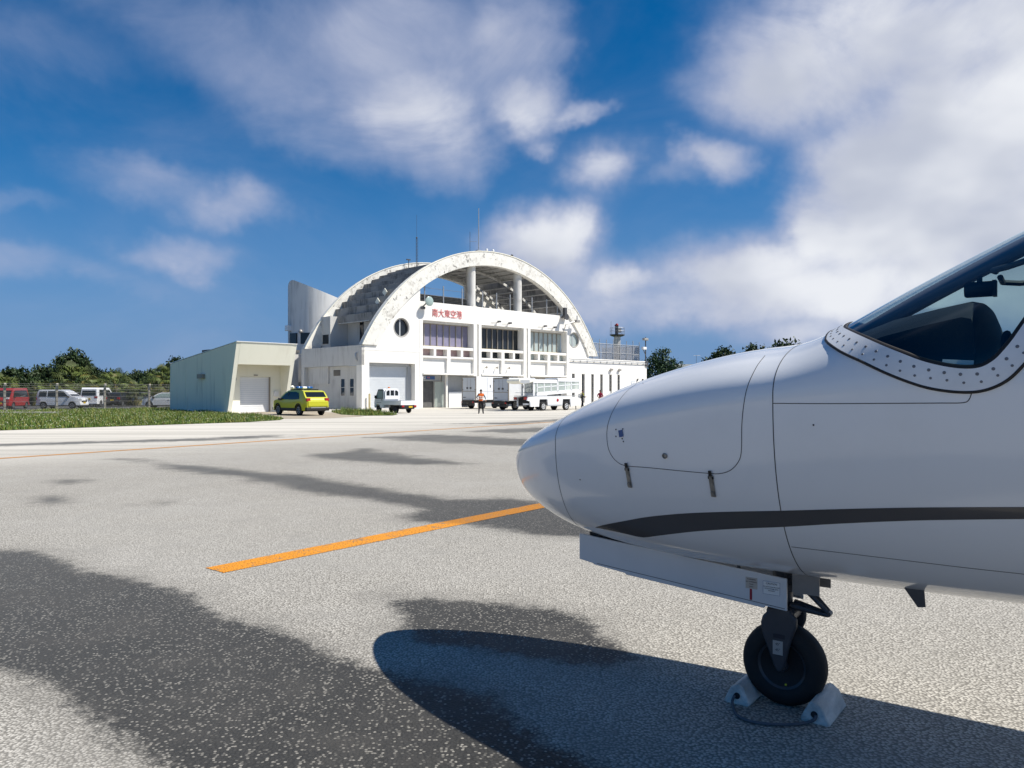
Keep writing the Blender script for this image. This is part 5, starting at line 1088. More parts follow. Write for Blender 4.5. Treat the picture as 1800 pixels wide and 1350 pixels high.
mb = MB(); mb.lathe([(.03,-.05),(.12,.10),(.15,.13)], 16, 'X', (-.2,.62,1.86)); mb.build('horn', M['cream'], lb, smooth=40)
# --- kei pickup
p = gpx(695.5, 726.2); kl = p+VV*.95+UU*.62
kt = thing('pickup_truck', 'small white flatbed pickup with an orange beacon parked by the annex shutter', 'truck', kl, VH)
mb = MB(); cab = [(.42,.42),(.42,1.72),(.55,1.80),(1.15,1.78),(1.62,1.02),(1.68,.72),(1.66,.40),(1.50,.36),(1.42,.55),(1.2,.62),(.98,.55),(.90,.36),(.6,.36)]
mb.prism(cab, -.70, .70, 'xz'); cb = mb.build('cab', M['carwhite'], kt, bevel=.05, smooth=40, segs=3)
for sg in (1, -1):
    a = .705*sg; MB().prism([(.58,1.10),(1.42,1.10),(1.12,1.66),(.58,1.66)], min(a,a+.006*sg), max(a,a+.006*sg), 'xz').build('side_window', M['carglass2'], cb)
    MB().prism([(.53,1.05),(1.50,1.05),(1.15,1.72),(.53,1.72)], min(a-.004*sg,a+.002*sg), max(a-.004*sg,a+.002*sg), 'xz').build('window_seal', M['plastic'], cb)
    MB().box(.60,.74,min(a,a+.02*sg),max(a,a+.02*sg),.94,.99).build('door_handle', M['plastic'], cb); MB().box(1.30,1.42,min(a,a+.16*sg),max(a,a+.16*sg),1.08,1.30).build('wing_mirror', M['plastic'], cb, bevel=.03)
    MB().box(.75,1.35,min(a,a+.004*sg),max(a,a+.004*sg),.74,.77).build('side_mark', M['dsteel'], cb)
    for xc in (-.95, 1.2): wheel(kt, xc, .58*sg, .27, .15, sg, .55, 'dsteel')
mb = MB(); mb.add([(1.185,-.62,1.73),(1.185,.62,1.73),(1.63,.64,1.05),(1.63,-.64,1.05)], [(0,1,2,3)]); mb.build('windscreen', M['carglass'], cb)
g_ = MB(); g_.prism([(-.66,1.02),(.66,1.02),(.66,1.50),(.58,1.72),(.40,1.84),(-.40,1.84),(-.58,1.72),(-.66,1.50)], .30, .36, 'yz', [[(-.55,1.28),(-.24,1.28),(-.24,1.66),(-.40,1.68),(-.55,1.58)],[(-.17,1.28),(.17,1.28),(.17,1.68),(-.17,1.68)],[(.24,1.28),(.55,1.28),(.55,1.58),(.40,1.68),(.24,1.66)]]); g_.build('guard_frame', M['carwhite'], kt)
MB().box(.365,.375,-.56,.56,1.27,1.69).build('rear_window', M['dglass'], cb)
MB().box(-1.70,.40,-.70,.70,.62,.68).build('bed_floor', M['gshutter'], kt)
for sg in (1, -1): MB().box(-1.70,.38,min(.70*sg,.735*sg),max(.70*sg,.735*sg),.60,.92).build('bed_side', M['carwhite'], kt)
MB().box(-1.74,-1.705,-.735,.735,.60,.92).build('tailgate', M['carwhite'], kt); MB().box(-1.72,-.1,-.5,.5,.30,.60).build('chassis', M['plastic'], kt); MB().box(-1.74,-1.5,-.70,.70,.40,.58).build('rear_beam', M['plastic'], kt)
for sg in (1, -1): MB().box(-1.77,-1.74,.55*sg-.11,.55*sg+.11,.45,.58).build('tail_lamp', M['tail'], kt)
MB().box(-1.775,-1.745,-.30,.03,.40,.53).build('number_plate', M['platey'], kt); mb = MB(); mb.lathe([(.09,1.80),(.09,1.86),(.07,1.93),(.001,1.95)], 14, 'Z', (.75,0,0)); mb.build('beacon', M['beacon_orange'], kt, smooth=40); MB().box(1.66,1.72,-.6,.6,.36,.52).build('front_bumper', M['plastic'], kt)
# --- two box trucks heading along the facade; their rear doors face left, greyed in colour for shade
def box_truck(label, corner, ln, wd, zb, zt):
    """corner = ground point under the rear corner on the sunny side; body runs along +u, width along +v"""
    t_ = thing('box_truck', label, 'truck', corner, RB, 'box trucks before the terminal')
    bo = MB().box(0,ln,0,wd,zb,zt).build('cargo_box', M['carwhite'], t_, bevel=.03)
    for bb in ((-.03,.05,-.02,.06),(-.03,.05,wd-.06,wd+.02)): MB().box(bb[0],bb[1],bb[2],bb[3],zb-.04,zt+.03).build('rear_post', M['mullion'], bo)
    MB().box(-.03,.06,.06,wd-.06,zt-.10,zt+.03).build('rear_header', M['mullion'], bo); zm = zb+(zt-zb)*.37; MB().box(-.025,.02,.06,wd-.06,zm-.03,zm+.03).build('rear_bar', M['mullion'], bo)
    for k in range(2):
        y0 = .07+k*(wd-.14)/2; y1 = y0+(wd-.14)/2-.02; d = MB().box(-.02,.01,y0,y1,zm+.035,zt-.11).build('rear_door', M['boxgrey'], bo); yy = y1-.22 if k == 0 else y0+.22
        MB().box(-.045,-.02,yy-.11,yy+.11,zm+.22,zm+.38).build('door_handle', M['dsteel'], d); MB().tube([(-.03,yy,zm+.05),(-.03,yy,zt-.13)], .012, 6).build('lock_rod', M['alu'], d)
        for zz in (zm+.15, zt-.3): MB().box(-.05,-.02,(y0 if k == 0 else y1)-.04,(y0 if k == 0 else y1)+.04,zz-.04,zz+.04).build('hinge', M['dsteel'], d)
    tg = MB().box(-.03,.01,.07,wd-.07,zb+.02,zm-.035).build('tail_lift', M['boxgrey'], bo); MB().box(-.04,-.03,wd-.5,wd-.15,zb+.2,zb+.27).build('plate', M['dsteel'], tg)
    MB().box(ln*.42,ln*.425,-.012,0,zb+.1,zt-.1).build('side_seam', M['boxgrey'], bo); MB().box(ln*.25,ln*.85,-.015,-.001,zm-.02,zm+.01).build('side_rail', M['boxgrey'], bo); MB().box(ln*.52,ln*.54,-.03,0,zm+.35,zm+.6).build('side_latch', M['dsteel'], bo)
    MB().box(-.25,ln+.9,.25,wd-.25,zb-.28,zb-.03).build('chassis', M['plastic'], t_); MB().box(-.22,-.02,.1,wd-.1,zb-.52,zb-.30).build('rear_bumper', M['plastic'], t_)
    for y in (.25, wd-.25): MB().box(-.24,-.2,y-.14,y+.14,zb-.26,zb-.14).build('tail_lamp', M['tail'], t_)
    MB().box(-.245,-.225,wd*.55,wd*.55+.36,zb-.25,zb-.08).build('number_plate', M['platew'], t_)
    for x in (.95, ln+.55):
        for y, o in ((.18,-1),(wd-.18,1)): wheel(t_, x, y, .36, .24, o, .55, 'dsteel')
    cbn = MB(); cbn.prism([(ln+.15,.45),(ln+.15,2.15),(ln+.35,2.22),(ln+1.1,2.18),(ln+1.65,1.25),(ln+1.7,.45)], .08, wd-.08, 'xz'); c_ = cbn.build('cab', M['carwhite'], t_, bevel=.06); MB().prism([(ln+.3,1.3),(ln+1.45,1.3),(ln+1.05,2.0),(ln+.3,2.0)], .072, .079, 'xz').build('side_window', M['carglass'], c_)
    return t_
c1 = gpx(836.5, 719.0); box_truck('white box truck with rear doors greyed for shade, behind the other box truck', c1, 3.4, 1.85, .82, 2.95)
c2 = gpx(894.0, 721.4); box_truck('white box truck with rear doors greyed for shade between the other box truck and the loader', c2, 3.3, 1.85, .80, 2.75)
# --- covered belt loader
c3 = gpx(955.5, 722.0); bl = thing('belt_loader', 'white covered belt loader with glazed sides before the terminal', 'loader', c3, RB)
for (x, y, o) in ((0,0,-1),(2.9,0,-1),(0,1.55,1),(2.9,1.55,1)): wheel(bl, x, y+(.1 if o < 0 else -.1), .36, .22, o, .6, 'carwhite', 6)
ch = MB(); ch.prism([(-1.55,.35),(-.55,.35),(-.48,.95),(.48,.95),(.55,.38),(2.35,.38),(2.42,.95),(3.38,.95),(3.45,.30),(4.6,.42),(4.6,1.05),(3.3,1.18),(-1.0,1.18),(-1.9,1.12),(-1.95,.85),(-1.6,.80)], 0, .12, 'xz'); ch.build('side_skirt', M['carwhite'], bl)
ch = MB(); ch.prism([(-1.55,.35),(-.55,.35),(-.48,.95),(.48,.95),(.55,.38),(2.35,.38),(2.42,.95),(3.38,.95),(3.45,.30),(4.6,.42),(4.6,1.05),(3.3,1.18),(-1.0,1.18),(-1.9,1.12),(-1.95,.85),(-1.6,.80)], 1.43, 1.55, 'xz'); ch.build('side_skirt', M['carwhite'], bl)
MB().box(-1.5,4.5,.13,1.42,.45,1.0).build('chassis', M['plastic'], bl); MB().box(-1.9,4.6,.02,1.53,1.185,1.24).build('deck', M['gshutter'], bl); MB().box(.6,2.3,-.03,-.001,.40,.50).build('lower_trim', M['gshutter'], bl)
MB().box(-1.95,-1.5,.2,.5,.5,.62).build('step', M['carwhite'], bl)
for y in (.1, 1.25): MB().box(-2.02,-1.90,y,y+.25,.92,1.14).build('tail_lamp', M['tail'], bl)
MB().lathe([(.001,-.022),(.13,-.022),(.13,-.001)], 16, 'Y', (1.75,0,.86)).build('red_mark', M['tail'], bl)
# sloping gallery with roof and window panes
def gal(x): return 1.25+.055*(x+.5)
def gz(x): return 2.62+.05*(x+.5)
MB().prism([(-.75,gal(-.75)),(4.75,gal(4.75)),(4.75,gal(4.75)+.22),(-.75,gal(-.75)+.22)], .06, 1.49, 'xz').build('conveyor', M['carwhite'], bl)
for y0, y1 in ((.06,.10),(1.45,1.49)):
    for x in (-.75,.10,.95,1.72,1.84,2.75,3.55,4.6): MB().box(x,x+.09,y0,y1,gal(x)+.2,gz(x)-.28).build('window_post', M['carwhite'], bl)
    for f_ in (.0, .48): MB().prism([(-.75,gal(-.75)+.22+f_*.9),(4.69,gal(4.69)+.22+f_*.9),(4.69,gal(4.69)+.30+f_*.9),(-.75,gal(-.75)+.30+f_*.9)], y0, y1, 'xz').build('window_rail', M['carwhite'], bl)
    for x, x2 in ((-.66,.10),(.19,.95),(1.04,1.72),(1.93,2.75),(2.84,3.55),(3.64,4.6)): MB().box(x,x2,(y0+y1)/2-.004,(y0+y1)/2+.004,gal(x)+.25,gz(x)-.25).build('pane', M['tglass'], bl)
for (xa, xb) in ((-1.2,1.74),(1.82,4.72)):
    pr = [(.03,gz(xa)-.30),(.03,gz(xa)-.08),(.12,gz(xa)),(1.43,gz(xa)),(1.52,gz(xa)-.08),(1.52,gz(xa)-.30),(1.46,gz(xa)-.30),(1.46,gz(xa)-.1),(.09,gz(xa)-.1),(.09,gz(xa)-.30)]; MB().prism(pr, xa, xb, 'yz').build('roof_shell', M['carwhite'], bl, smooth=40)
mb = MB(); mb.prism([(-1.2,gz(-1.2)-.02),(-2.1,gz(-1.2)+.05),(-2.75,gz(-1.2)+.02),(-2.85,gz(-1.2)-.12),(-2.75,gz(-1.2)-.30),(-2.2,gz(-1.2)-.38),(-1.6,gz(-1.2)-.30),(-1.2,gz(-1.2)-.22)], .05, 1.5, 'xz'); mb.build('front_hood', M['cream'], bl, bevel=.04)
mb = MB(); mb.prism([(-2.72,gz(-1.2)-.28),(-2.2,gz(-1.2)-.36),(-1.6,gz(-1.2)-.28),(-1.6,gz(-1.2)-.06),(-2.7,gz(-1.2)-.06)], .042, .049, 'xz'); mb.build('hood_panel', M['gshutter'], bl)
for y in (.08, 1.42): MB().prism([(-1.15,1.25),(-.98,1.25),(-.98,2.5),(-1.15,2.75)], y, y+.05, 'xz').build('gallery_post', M['carwhite'], bl)
MB().box(-.97,-.78,.09,.11,1.5,2.55).build('door_pane', M['tglass'], bl); MB().tube([(4.35,.2,.02),(4.35,.2,.5)], .04, 6).build('stabiliser', M['dsteel'], bl)
# --- cars in the car park behind the fence
def u_at(px, Y): return Vector(((px-900)/FPX*Y, Y, 0.02))
kei = [(-1.95,.55),(-1.98,1.0),(-1.88,1.55),(-1.70,1.74),(.25,1.74),(.62,1.60),(1.28,1.12),(1.78,.98),(1.98,.75),(1.98,.5)]
kw = [[(-1.72,1.10),(-.98,1.08),(-.98,1.60),(-1.66,1.58)],[(-.90,1.08),(-.10,1.06),(-.10,1.61),(-.90,1.61)],[(-.02,1.06),(1.02,1.08),(.50,1.56),(.20,1.61),(-.02,1.61)]]
make_car('minivan', 'white minivan parked side-on behind the fence', 'van', u_at(110, 71), R(2), 4.0, 1.68, None, kei, .32, 1.04, 'carwhite', (-1.3,1.28), .31, kw, ((.64,1.56),(1.24,1.15)), ((-1.95,1.12),(-1.89,1.52)), trim=False)
make_car('van', 'red van facing the fence at the edge of the car park', 'van', u_at(18, 70), R(-80), 4.2, 1.7, None, [(-2.0,.5),(-2.05,1.0),(-1.95,1.75),(-1.7,1.88),(.95,1.86),(1.25,1.7),(1.8,1.02),(1.98,.85),(2.0,.5)], .3, 1.05, 'carred', (-1.3,1.3), .3, [[(-1.7,1.1),(1.35,1.1),(1.05,1.66),(-1.65,1.68)]], ((1.28,1.66),(1.78,1.06)), ((-2.02,1.12),(-1.96,1.66)), trim=False)
make_car('van', 'white van seen from behind with a dark rear window beyond the fence', 'van', u_at(171, 80), R(97), 4.3, 1.8, None, [(-2.1,.5),(-2.12,1.0),(-2.0,1.85),(-1.8,1.98),(1.0,1.95),(1.3,1.75),(1.9,1.05),(2.1,.85),(2.1,.5)], .3, 1.1, 'carwhite', (-1.35,1.35), .32, [[(-1.8,1.15),(1.4,1.15),(1.1,1.72),(-1.75,1.76)]], ((1.34,1.7),(1.88,1.1)), ((-2.1,1.15),(-2.0,1.78)), trim=False)
hb = [(-1.95,.5),(-2.0,.95),(-1.75,1.38),(-1.45,1.48),(.15,1.48),(.55,1.36),(1.15,.98),(1.75,.86),(1.98,.66),(1.98,.45)]
hg = [[(-1.45,1.0),(.95,.98),(.45,1.32),(.1,1.40),(-1.25,1.40)]]
make_car('hatchback', 'silver car half hidden behind the white minivan', 'car', u_at(142, 84), R(60), 4.0, 1.7, None, hb, .28, .95, 'carsilver', (-1.3,1.3), .31, hg, ((.57,1.34),(1.13,1.0)), ((-1.94,1.02),(-1.76,1.34)), trim=False)
make_car('hatchback', 'black car with a yellow number plate under the palms', 'car', u_at(212, 82), R(93), 4.0, 1.7, None, hb, .28, .95, 'cardark', (-1.3,1.3), .31, hg, ((.57,1.34),(1.13,1.0)), ((-1.94,1.02),(-1.76,1.34)), trim=False)
make_car('hatchback', 'grey car with a red roof lamp beyond the fence near the shed', 'car', u_at(251, 84), R(15), 4.0, 1.7, None, hb, .28, .95, 'carsilver', (-1.3,1.3), .31, hg, ((.57,1.34),(1.13,1.0)), ((-1.94,1.02),(-1.76,1.34)), trim=False)
make_car('sedan', 'white car partly hidden behind the cream shed', 'car', u_at(292, 74), R(188), 4.2, 1.7, None, hb, .28, .95, 'carwhite', (-1.3,1.3), .31, hg, ((.57,1.34),(1.13,1.0)), ((-1.94,1.02),(-1.76,1.34)), trim=False, gl='carglass2')
make_car('hatchback', 'dark grey car in shade between the red van and the minivan', 'car', u_at(52, 84), R(80), 4.0, 1.7, None, hb, .28, .95, 'cardark', (-1.3,1.3), .31, hg, ((.57,1.34),(1.13,1.0)), ((-1.94,1.02),(-1.76,1.34)), trim=False)
make_car('van', 'white van at the far end of the right wing, half hidden by the jet', 'van', Vector(((1128-900)/FPX*92, 92, 0)), R(40), 4.3, 1.8, None, [(-2.1,.5),(-2.12,1.0),(-2.0,1.95),(-1.8,2.08),(1.0,2.05),(1.3,1.85),(1.9,1.05),(2.1,.85),(2.1,.5)], .3, 1.1, 'carwhite', (-1.35,1.35), .32, [[(-1.8,1.15),(1.4,1.15),(1.1,1.82),(-1.75,1.86)]], ((1.34,1.8),(1.88,1.1)), ((-2.1,1.15),(-2.0,1.88)), trim=False)
# ================================================================== PEOPLE
def body_mesh(name, joints, edges, mat_, parent, root, sub=2):
    """one continuous skinned figure from joints {name: (pos, radius)}"""
    keys = list(joints); me = bpy.data.meshes.new(name); me.from_pydata([joints[k][0] for k in keys], [(keys.index(a), keys.index(b)) for a, b in edges], [])
    o = bpy.data.objects.new(name+'_tmp', me); C.objects.link(o); sk = o.modifiers.new('skin', 'SKIN'); sk.use_smooth_shade = True; su = o.modifiers.new('sub', 'SUBSURF'); su.levels = sub; su.render_levels = sub
    for i, k in enumerate(keys):
        r = joints[k][1]; me.skin_vertices[0].data[i].radius = r if isinstance(r, tuple) else (r, r); me.skin_vertices[0].data[i].use_root = (k == root)
    dg = bpy.context.evaluated_depsgraph_get(); m2 = bpy.data.meshes.new_from_object(o.evaluated_get(dg)); bpy.data.objects.remove(o)
    m2.materials.clear(); return m2
def paint_by_height(me, rules, mats):
    for m_ in mats: me.materials.append(m_)
    for p in me.polygons: p.material_index = rules(p.center)
def shell(me, keep, off, mt, name, parent):
    """clothing: the matching piece of the body pushed outwards"""
    bm = bmesh.new(); bm.from_mesh(me); bm.normal_update()
    bmesh.ops.delete(bm, geom=[f for f in bm.faces if not keep(f.calc_center_median())], context='FACES')
    for v in bm.verts: v.co += v.normal*off
    bm.normal_update(); m2 = bpy.data.meshes.new(name); bm.to_mesh(m2); bm.free(); m2.materials.clear(); m2.materials.append(mt)
    for p in m2.polygons: p.use_smooth = True; p.material_index = 0
    o = link(name, m2, parent); s_ = o.modifiers.new('thick', 'SOLIDIFY'); s_.thickness = .01; return o
def person(label, loc, rz, arms, mats, stance=.10, twist=0, vest=None, step=0., lean=0.):
    """faces -y in local space. arms = (left elbow, left hand, right elbow, right hand)"""
    root = thing('person', label, 'person', loc, rz)
    J = {'pel': ((0,0,.95),(.15,.11)), 'wst': ((0,-lean*.2,1.10),(.135,.10)), 'cst': ((0,-lean*.6,1.30),(.17,.115)), 'nck': ((0,-lean,1.46),(.06,.06)), 'nk2': ((0,-lean-.01,1.53),.052), 'hd': ((0,-lean-.025,1.62),(.078,.092)), 'tp': ((0,-lean-.02,1.70),(.06,.07))}
    E_ = [('pel','wst'),('wst','cst'),('cst','nck'),('nck','nk2'),('nk2','hd'),('hd','tp')]
    for s_, nm, (el, hn) in ((-1,'l',arms[:2]),(1,'r',arms[2:])):
        J['sh'+nm] = ((.175*s_,-lean,1.40),.062); J['el'+nm] = (el,.044); J['wr'+nm] = (hn,.030); d = (Vector(hn)-Vector(el)).normalized(); J['pm'+nm] = (tuple(Vector(hn)+d*.07),(.038,.02))
        E_ += [('cst','sh'+nm),('sh'+nm,'el'+nm),('el'+nm,'wr'+nm),('wr'+nm,'pm'+nm)]
        side = Vector((1,0,0)) if abs(d.x) < .8 else Vector((0,1,0)); pb = Vector(J['pm'+nm][0])
        for q in range(4):
            b0 = pb+side*(q-1.5)*.017+d*.02; J['f%d'%q+nm] = (tuple(b0+d*.035),.0085); J['g%d'%q+nm] = (tuple(b0+d*(.06+.008*(q in (1,2)))+Vector((0,-.018,0))),.0075); E_ += [('pm'+nm,'f%d'%q+nm),('f%d'%q+nm,'g%d'%q+nm)]
        J['t0'+nm] = (tuple(Vector(hn)+d*.03+side*-.035*s_),.010); J['t1'+nm] = (tuple(Vector(hn)+d*.07+side*-.048*s_),.009); E_ += [('wr'+nm,'t0'+nm),('t0'+nm,'t1'+nm)]
        fy = step*s_; J['hp'+nm] = ((.095*s_,0,.88),.105); J['kn'+nm] = ((stance*s_*1.0,fy*.5-.02,.50),.072); J['an'+nm] = ((stance*s_*1.15,fy,.09),.050); J['he'+nm] = ((stance*s_*1.15,fy+.04,.05),.045); J['to'+nm] = ((stance*s_*1.3,fy-.17,.04),(.045,.035))
        E_ += [('pel','hp'+nm),('hp'+nm,'kn'+nm),('kn'+nm,'an'+nm),('an'+nm,'he'+nm),('an'+nm,'to'+nm)]
    me = body_mesh('body', J, E_, None, root, 'pel'); wl, wr_ = Vector(arms[1]), Vector(arms[3]); el_, er_ = Vector(arms[0]), Vector(arms[2]); top, leg, skin, slv = mats
    zmin = min(v.co.z for v in me.vertices)
    for v in me.vertices: v.co.z -= zmin
    def hand(c): return any((c-w).length < .16 and (c-w).dot((w-e).normalized()) > -.01 for w, e in ((wl, el_), (wr_, er_)))
    def arm(c): return abs(c.x) > .185 and c.z > .9 and not hand(c)
    def rule(c): return 2 if hand(c) or c.z > 1.50 else (3 if arm(c) else (0 if c.z > .98 else (1 if c.z > .10 else 4)))
    paint_by_height(me, rule, [M[top], M[leg], M[skin], M[slv], M['darkcloth']]); b = link('body', me, root)
    mb = MB(); hy = -lean; mb.sphere((0,hy-.012,1.655), .104, 16, 10, (.86,1.02,.92)); hm = mb.mesh('hair', M['hair'], True)
    bm = bmesh.new(); bm.from_mesh(hm); bmesh.ops.delete(bm, geom=[f for f in bm.faces if f.calc_center_median().z < 1.63 and f.calc_center_median().y < hy+.01], context='FACES'); bm.to_mesh(hm); bm.free(); link('hair', hm, root)
    mb = MB(); mb.prism([(hy-.115,1.615),(hy-.150,1.60),(hy-.115,1.585)], -.014, .014, 'yz'); mb.build('nose', M['skin'], root, bevel=.004)
    for s_ in (-1, 1): MB().sphere((.033*s_,hy-.108,1.64), .011, 8, 6).build('eye', M['hair'], root); MB().sphere((.083*s_,hy-.02,1.615), .026, 8, 6, (.4,.8,1.2)).build('ear', M['skin'], root)
    MB().box(-.024,.024,hy-.114,hy-.104,1.562,1.570).build('mouth', M['carred'], root)
    if vest:
        v_ = shell(me, lambda c: .93 < c.z < 1.46 and abs(c.x) < .20 and not hand(c) and not (abs(c.x) > .17 and c.z < 1.2), .016, M[vest], 'vest', root)
        for z in (1.10, 1.22): shell(me, lambda c, z=z: abs(c.z-z) < .03 and abs(c.x) < .18 and not hand(c), .030, M['reflective'], 'vest_tape', root)
    return root, b
pr, _ = person('person in an orange safety vest and black trousers holding papers', gpx(845.5, 727.2), R(4), ((-.30,-.02,1.20),(-.26,-.24,1.10),(.30,.02,1.18),(.33,-.16,1.0)), ('bluecloth','darkcloth','skin','bluecloth'), .13, vest='orangevest')
pp = thing('paper_sheet', 'white papers in the hand of the person in orange', 'paper', pr.location+Vector((.24,-.28,.97)), R(20)); mb = MB(); mb.add([(-.15,-.10,0),(.15,-.10,.03),(.16,.10,.06),(-.14,.10,.02)], [(0,1,2,3)]); mb.build('sheet', M['signwhite'], pp); mb = MB(); mb.add([(-.13,-.12,-.012),(.13,-.11,.01),(.15,.08,.04),(-.13,.08,.0)], [(0,1,2,3)]); mb.build('sheet', M['signwhite'], pp)
pr, _ = person('person in dark clothes with a white bag walking by the slot windows', gpx(1023.5, 719.0), R(70), ((-.26,-.10,1.18),(-.16,-.36,1.15),(.28,.05,1.18),(.26,-.2,1.05)), ('darkcloth','darkcloth','skin','darkcloth'), .09, step=.12, lean=.03)
bg = thing('backpack', 'white bag on the back of the person in dark clothes', 'bag', pr.location, R(70)); MB().box(-.19,.19,.13,.34,.95,1.42).build('sack', M['whitecloth'], bg, bevel=.07, smooth=50, segs=3); MB().box(-.14,.14,.335,.38,1.0,1.2).build('pocket', M['whitecloth'], bg, bevel=.02)
for s_ in (-1, 1): MB().tube([(.1*s_,.15,1.40),(.11*s_,.05,1.48),(.11*s_,-.10,1.42),(.12*s_,-.13,1.25),(.12*s_,.14,1.05)], .018, 6).build('strap', M['yellowtape'], bg)
pr, _ = person('person in a dark red shirt standing by the fourth slot window', gpx(1055, 716.5), R(-20), ((-.30,.02,1.17),(-.14,-.17,1.02),(.30,.02,1.17),(.14,-.17,1.02)), ('redcloth','whitecloth','skin','redcloth'), .11)
# ================================================================== PLANTS AND FENCE
def leaf_mat(name, col, var=.35):
    m = bpy.data.materials.new(name); m.use_nodes = True; t = m.node_tree; b = t.nodes['Principled BSDF']; b.inputs['Roughness'].default_value = .55; b.inputs['Specular IOR Level'].default_value = .3
    inf = N(t, 'ShaderNodeTexCoord'); n = N(t, 'ShaderNodeTexNoise', i_Scale=1.3, i_Detail=3.); L(t, inf.outputs['Object'], n.inputs['Vector'])
    L(t, mixc(t, maprange(t, n.outputs[0], .35, .65), tuple(c*(1-var) for c in col), tuple(c*(1+var) for c in col)), b.inputs['Base Color']); return m
M['leafd'] = leaf_mat('dark_evergreen_leaf', (.032,.055,.018)); M['leafm'] = leaf_mat('mid_green_leaf', (.035,.06,.018)); M['leafp'] = leaf_mat('palm_frond_green', (.095,.125,.03), .45); M['leafp2'] = leaf_mat('palm_frond_yellowing', (.19,.165,.045)); M['pine'] = leaf_mat('pine_needle_green', (.028,.060,.025))
M['bark'] = mat('grey_brown_bark', (.10,.08,.06), .9, var=.4, vscale=6, bump=.4, bscale=30)
def crown_mesh(name, n, size, lobes, seed, mt, leaf=.26):
    """leaf-sized faces in clumps spread through the crown's volume. lobes: (cx, cy, cz, rx, ry, rz)"""
    r = np.random.default_rng(seed); V = []; F = []
    vol = np.array([l[3]*l[4]*l[5] for l in lobes]); cnt = np.maximum(1, (vol/vol.sum()*n/26).astype(int)); cl = []
    for l, k in zip(lobes, cnt):
        d = r.normal(size=(k, 3)); d /= np.linalg.norm(d, axis=1, keepdims=True); rad = r.uniform(.45, 1.02, (k, 1))**.6; cl.append(np.array(l[:3])+d*rad*np.array(l[3:6]))
    cl = np.concatenate(cl); m_ = len(cl); per = n//m_
    c = np.repeat(cl, per, 0)+r.normal(0, .30, (m_*per, 3))*np.array([1, 1, .75])*size; N_ = len(c)
    a = r.normal(size=(N_, 3)); a /= np.linalg.norm(a, axis=1, keepdims=True); b = np.cross(a, r.normal(size=(N_, 3))); b /= np.linalg.norm(b, axis=1, keepdims=True)+1e-9
    s = leaf*r.uniform(.5, 1.2, (N_, 1)); V = np.stack([c-a*s, c+b*s*.45, c+a*s, c-b*s*.45], 1).reshape(-1, 3); F = np.arange(4*N_).reshape(N_, 4)
    me = bpy.data.meshes.new(name); me.vertices.add(len(V)); me.vertices.foreach_set('co', V.ravel()); me.loops.add(F.size); me.loops.foreach_set('vertex_index', F.ravel().astype(np.int32)); me.polygons.add(len(F)); me.polygons.foreach_set('loop_start', np.arange(0, F.size, 4, dtype=np.int32)); me.update(calc_edges=True); me.materials.append(mt); return me
def trunk_mesh(h, r0, limbs, seed):
    rr = random.Random(seed); mb = MB(); pts = [(rr.uniform(-.12,.12)*k*h/6, rr.uniform(-.12,.12)*k*h/6, h*k/5) for k in range(6)]; mb.tube(pts, [r0*(1-.13*k) for k in range(6)], 8)
    for i in range(limbs):
        k = rr.randint(2, 4); b = Vector(pts[k]); a = rr.uniform(0, 6.28); ln = h*rr.uniform(.3, .5); e = b+Vector((math.cos(a)*ln, math.sin(a)*ln, ln*.7)); mb.tube([b, b.lerp(e, .5)+Vector((0,0,.1)), e], [r0*.45, r0*.3, r0*.12], 6)
    return mb.mesh('trunk', M['bark'], True)
tree_kinds = {}
def tree_kind(k, seed, mt, lobes, n=5200, leaf=.24):
    tree_kinds[k] = (crown_mesh('crown', n, 1., lobes, seed, M[mt], leaf), trunk_mesh(3.4, .22, 5, seed))
tree_kind('round', 11, 'leafd', [(0,0,4.4,2.3,2.0,1.7),(1.4,.4,3.6,1.6,1.5,1.3),(-1.5,-.3,3.5,1.6,1.5,1.4),(.3,0,5.6,1.2,1.2,1.0),(-.6,.2,5.2,1.0,1.,.9)])
tree_kind('wide', 12, 'leafd', [(0,0,3.0,3.2,2.2,1.4),(2.2,0,2.6,1.8,1.6,1.2),(-2.3,0,2.7,1.8,1.6,1.3),(-.7,0,3.9,1.5,1.3,.9),(1.2,0,3.8,1.2,1.1,.8)])
tree_kind('bushy', 13, 'leafm', [(0,0,2.1,2.4,1.8,1.5),(1.7,0,1.7,1.5,1.3,1.2),(-1.7,0,1.8,1.5,1.3,1.2),(.3,0,3.1,1.2,1.1,.8)], 4200)
tree_kind('pine', 14, 'pine', [(0,0,6.3,1.1,1.1,.6),(-.9,0,5.5,1.5,1.3,.55),(1.1,.2,5.0,1.6,1.4,.55),(-.6,-.3,4.2,2.2,1.7,.6),(1.6,.1,3.6,2.1,1.6,.6),(-1.2,0,3.0,1.9,1.6,.6),(3.2,0,3.7,1.5,1.0,.42),(.5,0,2.2,2.0,1.6,.6)], 6500, .2)
def plant_tree(kind, label, px, Y, sc, rz, name='tree', group=None, sz=1.):
    t_ = thing(name, label, 'tree', ((px-900)/FPX*Y, Y, -.03), rz, group); c, tr_ = tree_kinds[kind]
    link('crown', c, t_); link('trunk', tr_, t_); t_.scale = (sc, sc, sc*sz); return t_
plant_tree('round', 'tallest dark tree, rising above the palms behind the car park', 128, 104, 1.02, .4, sz=1.08)
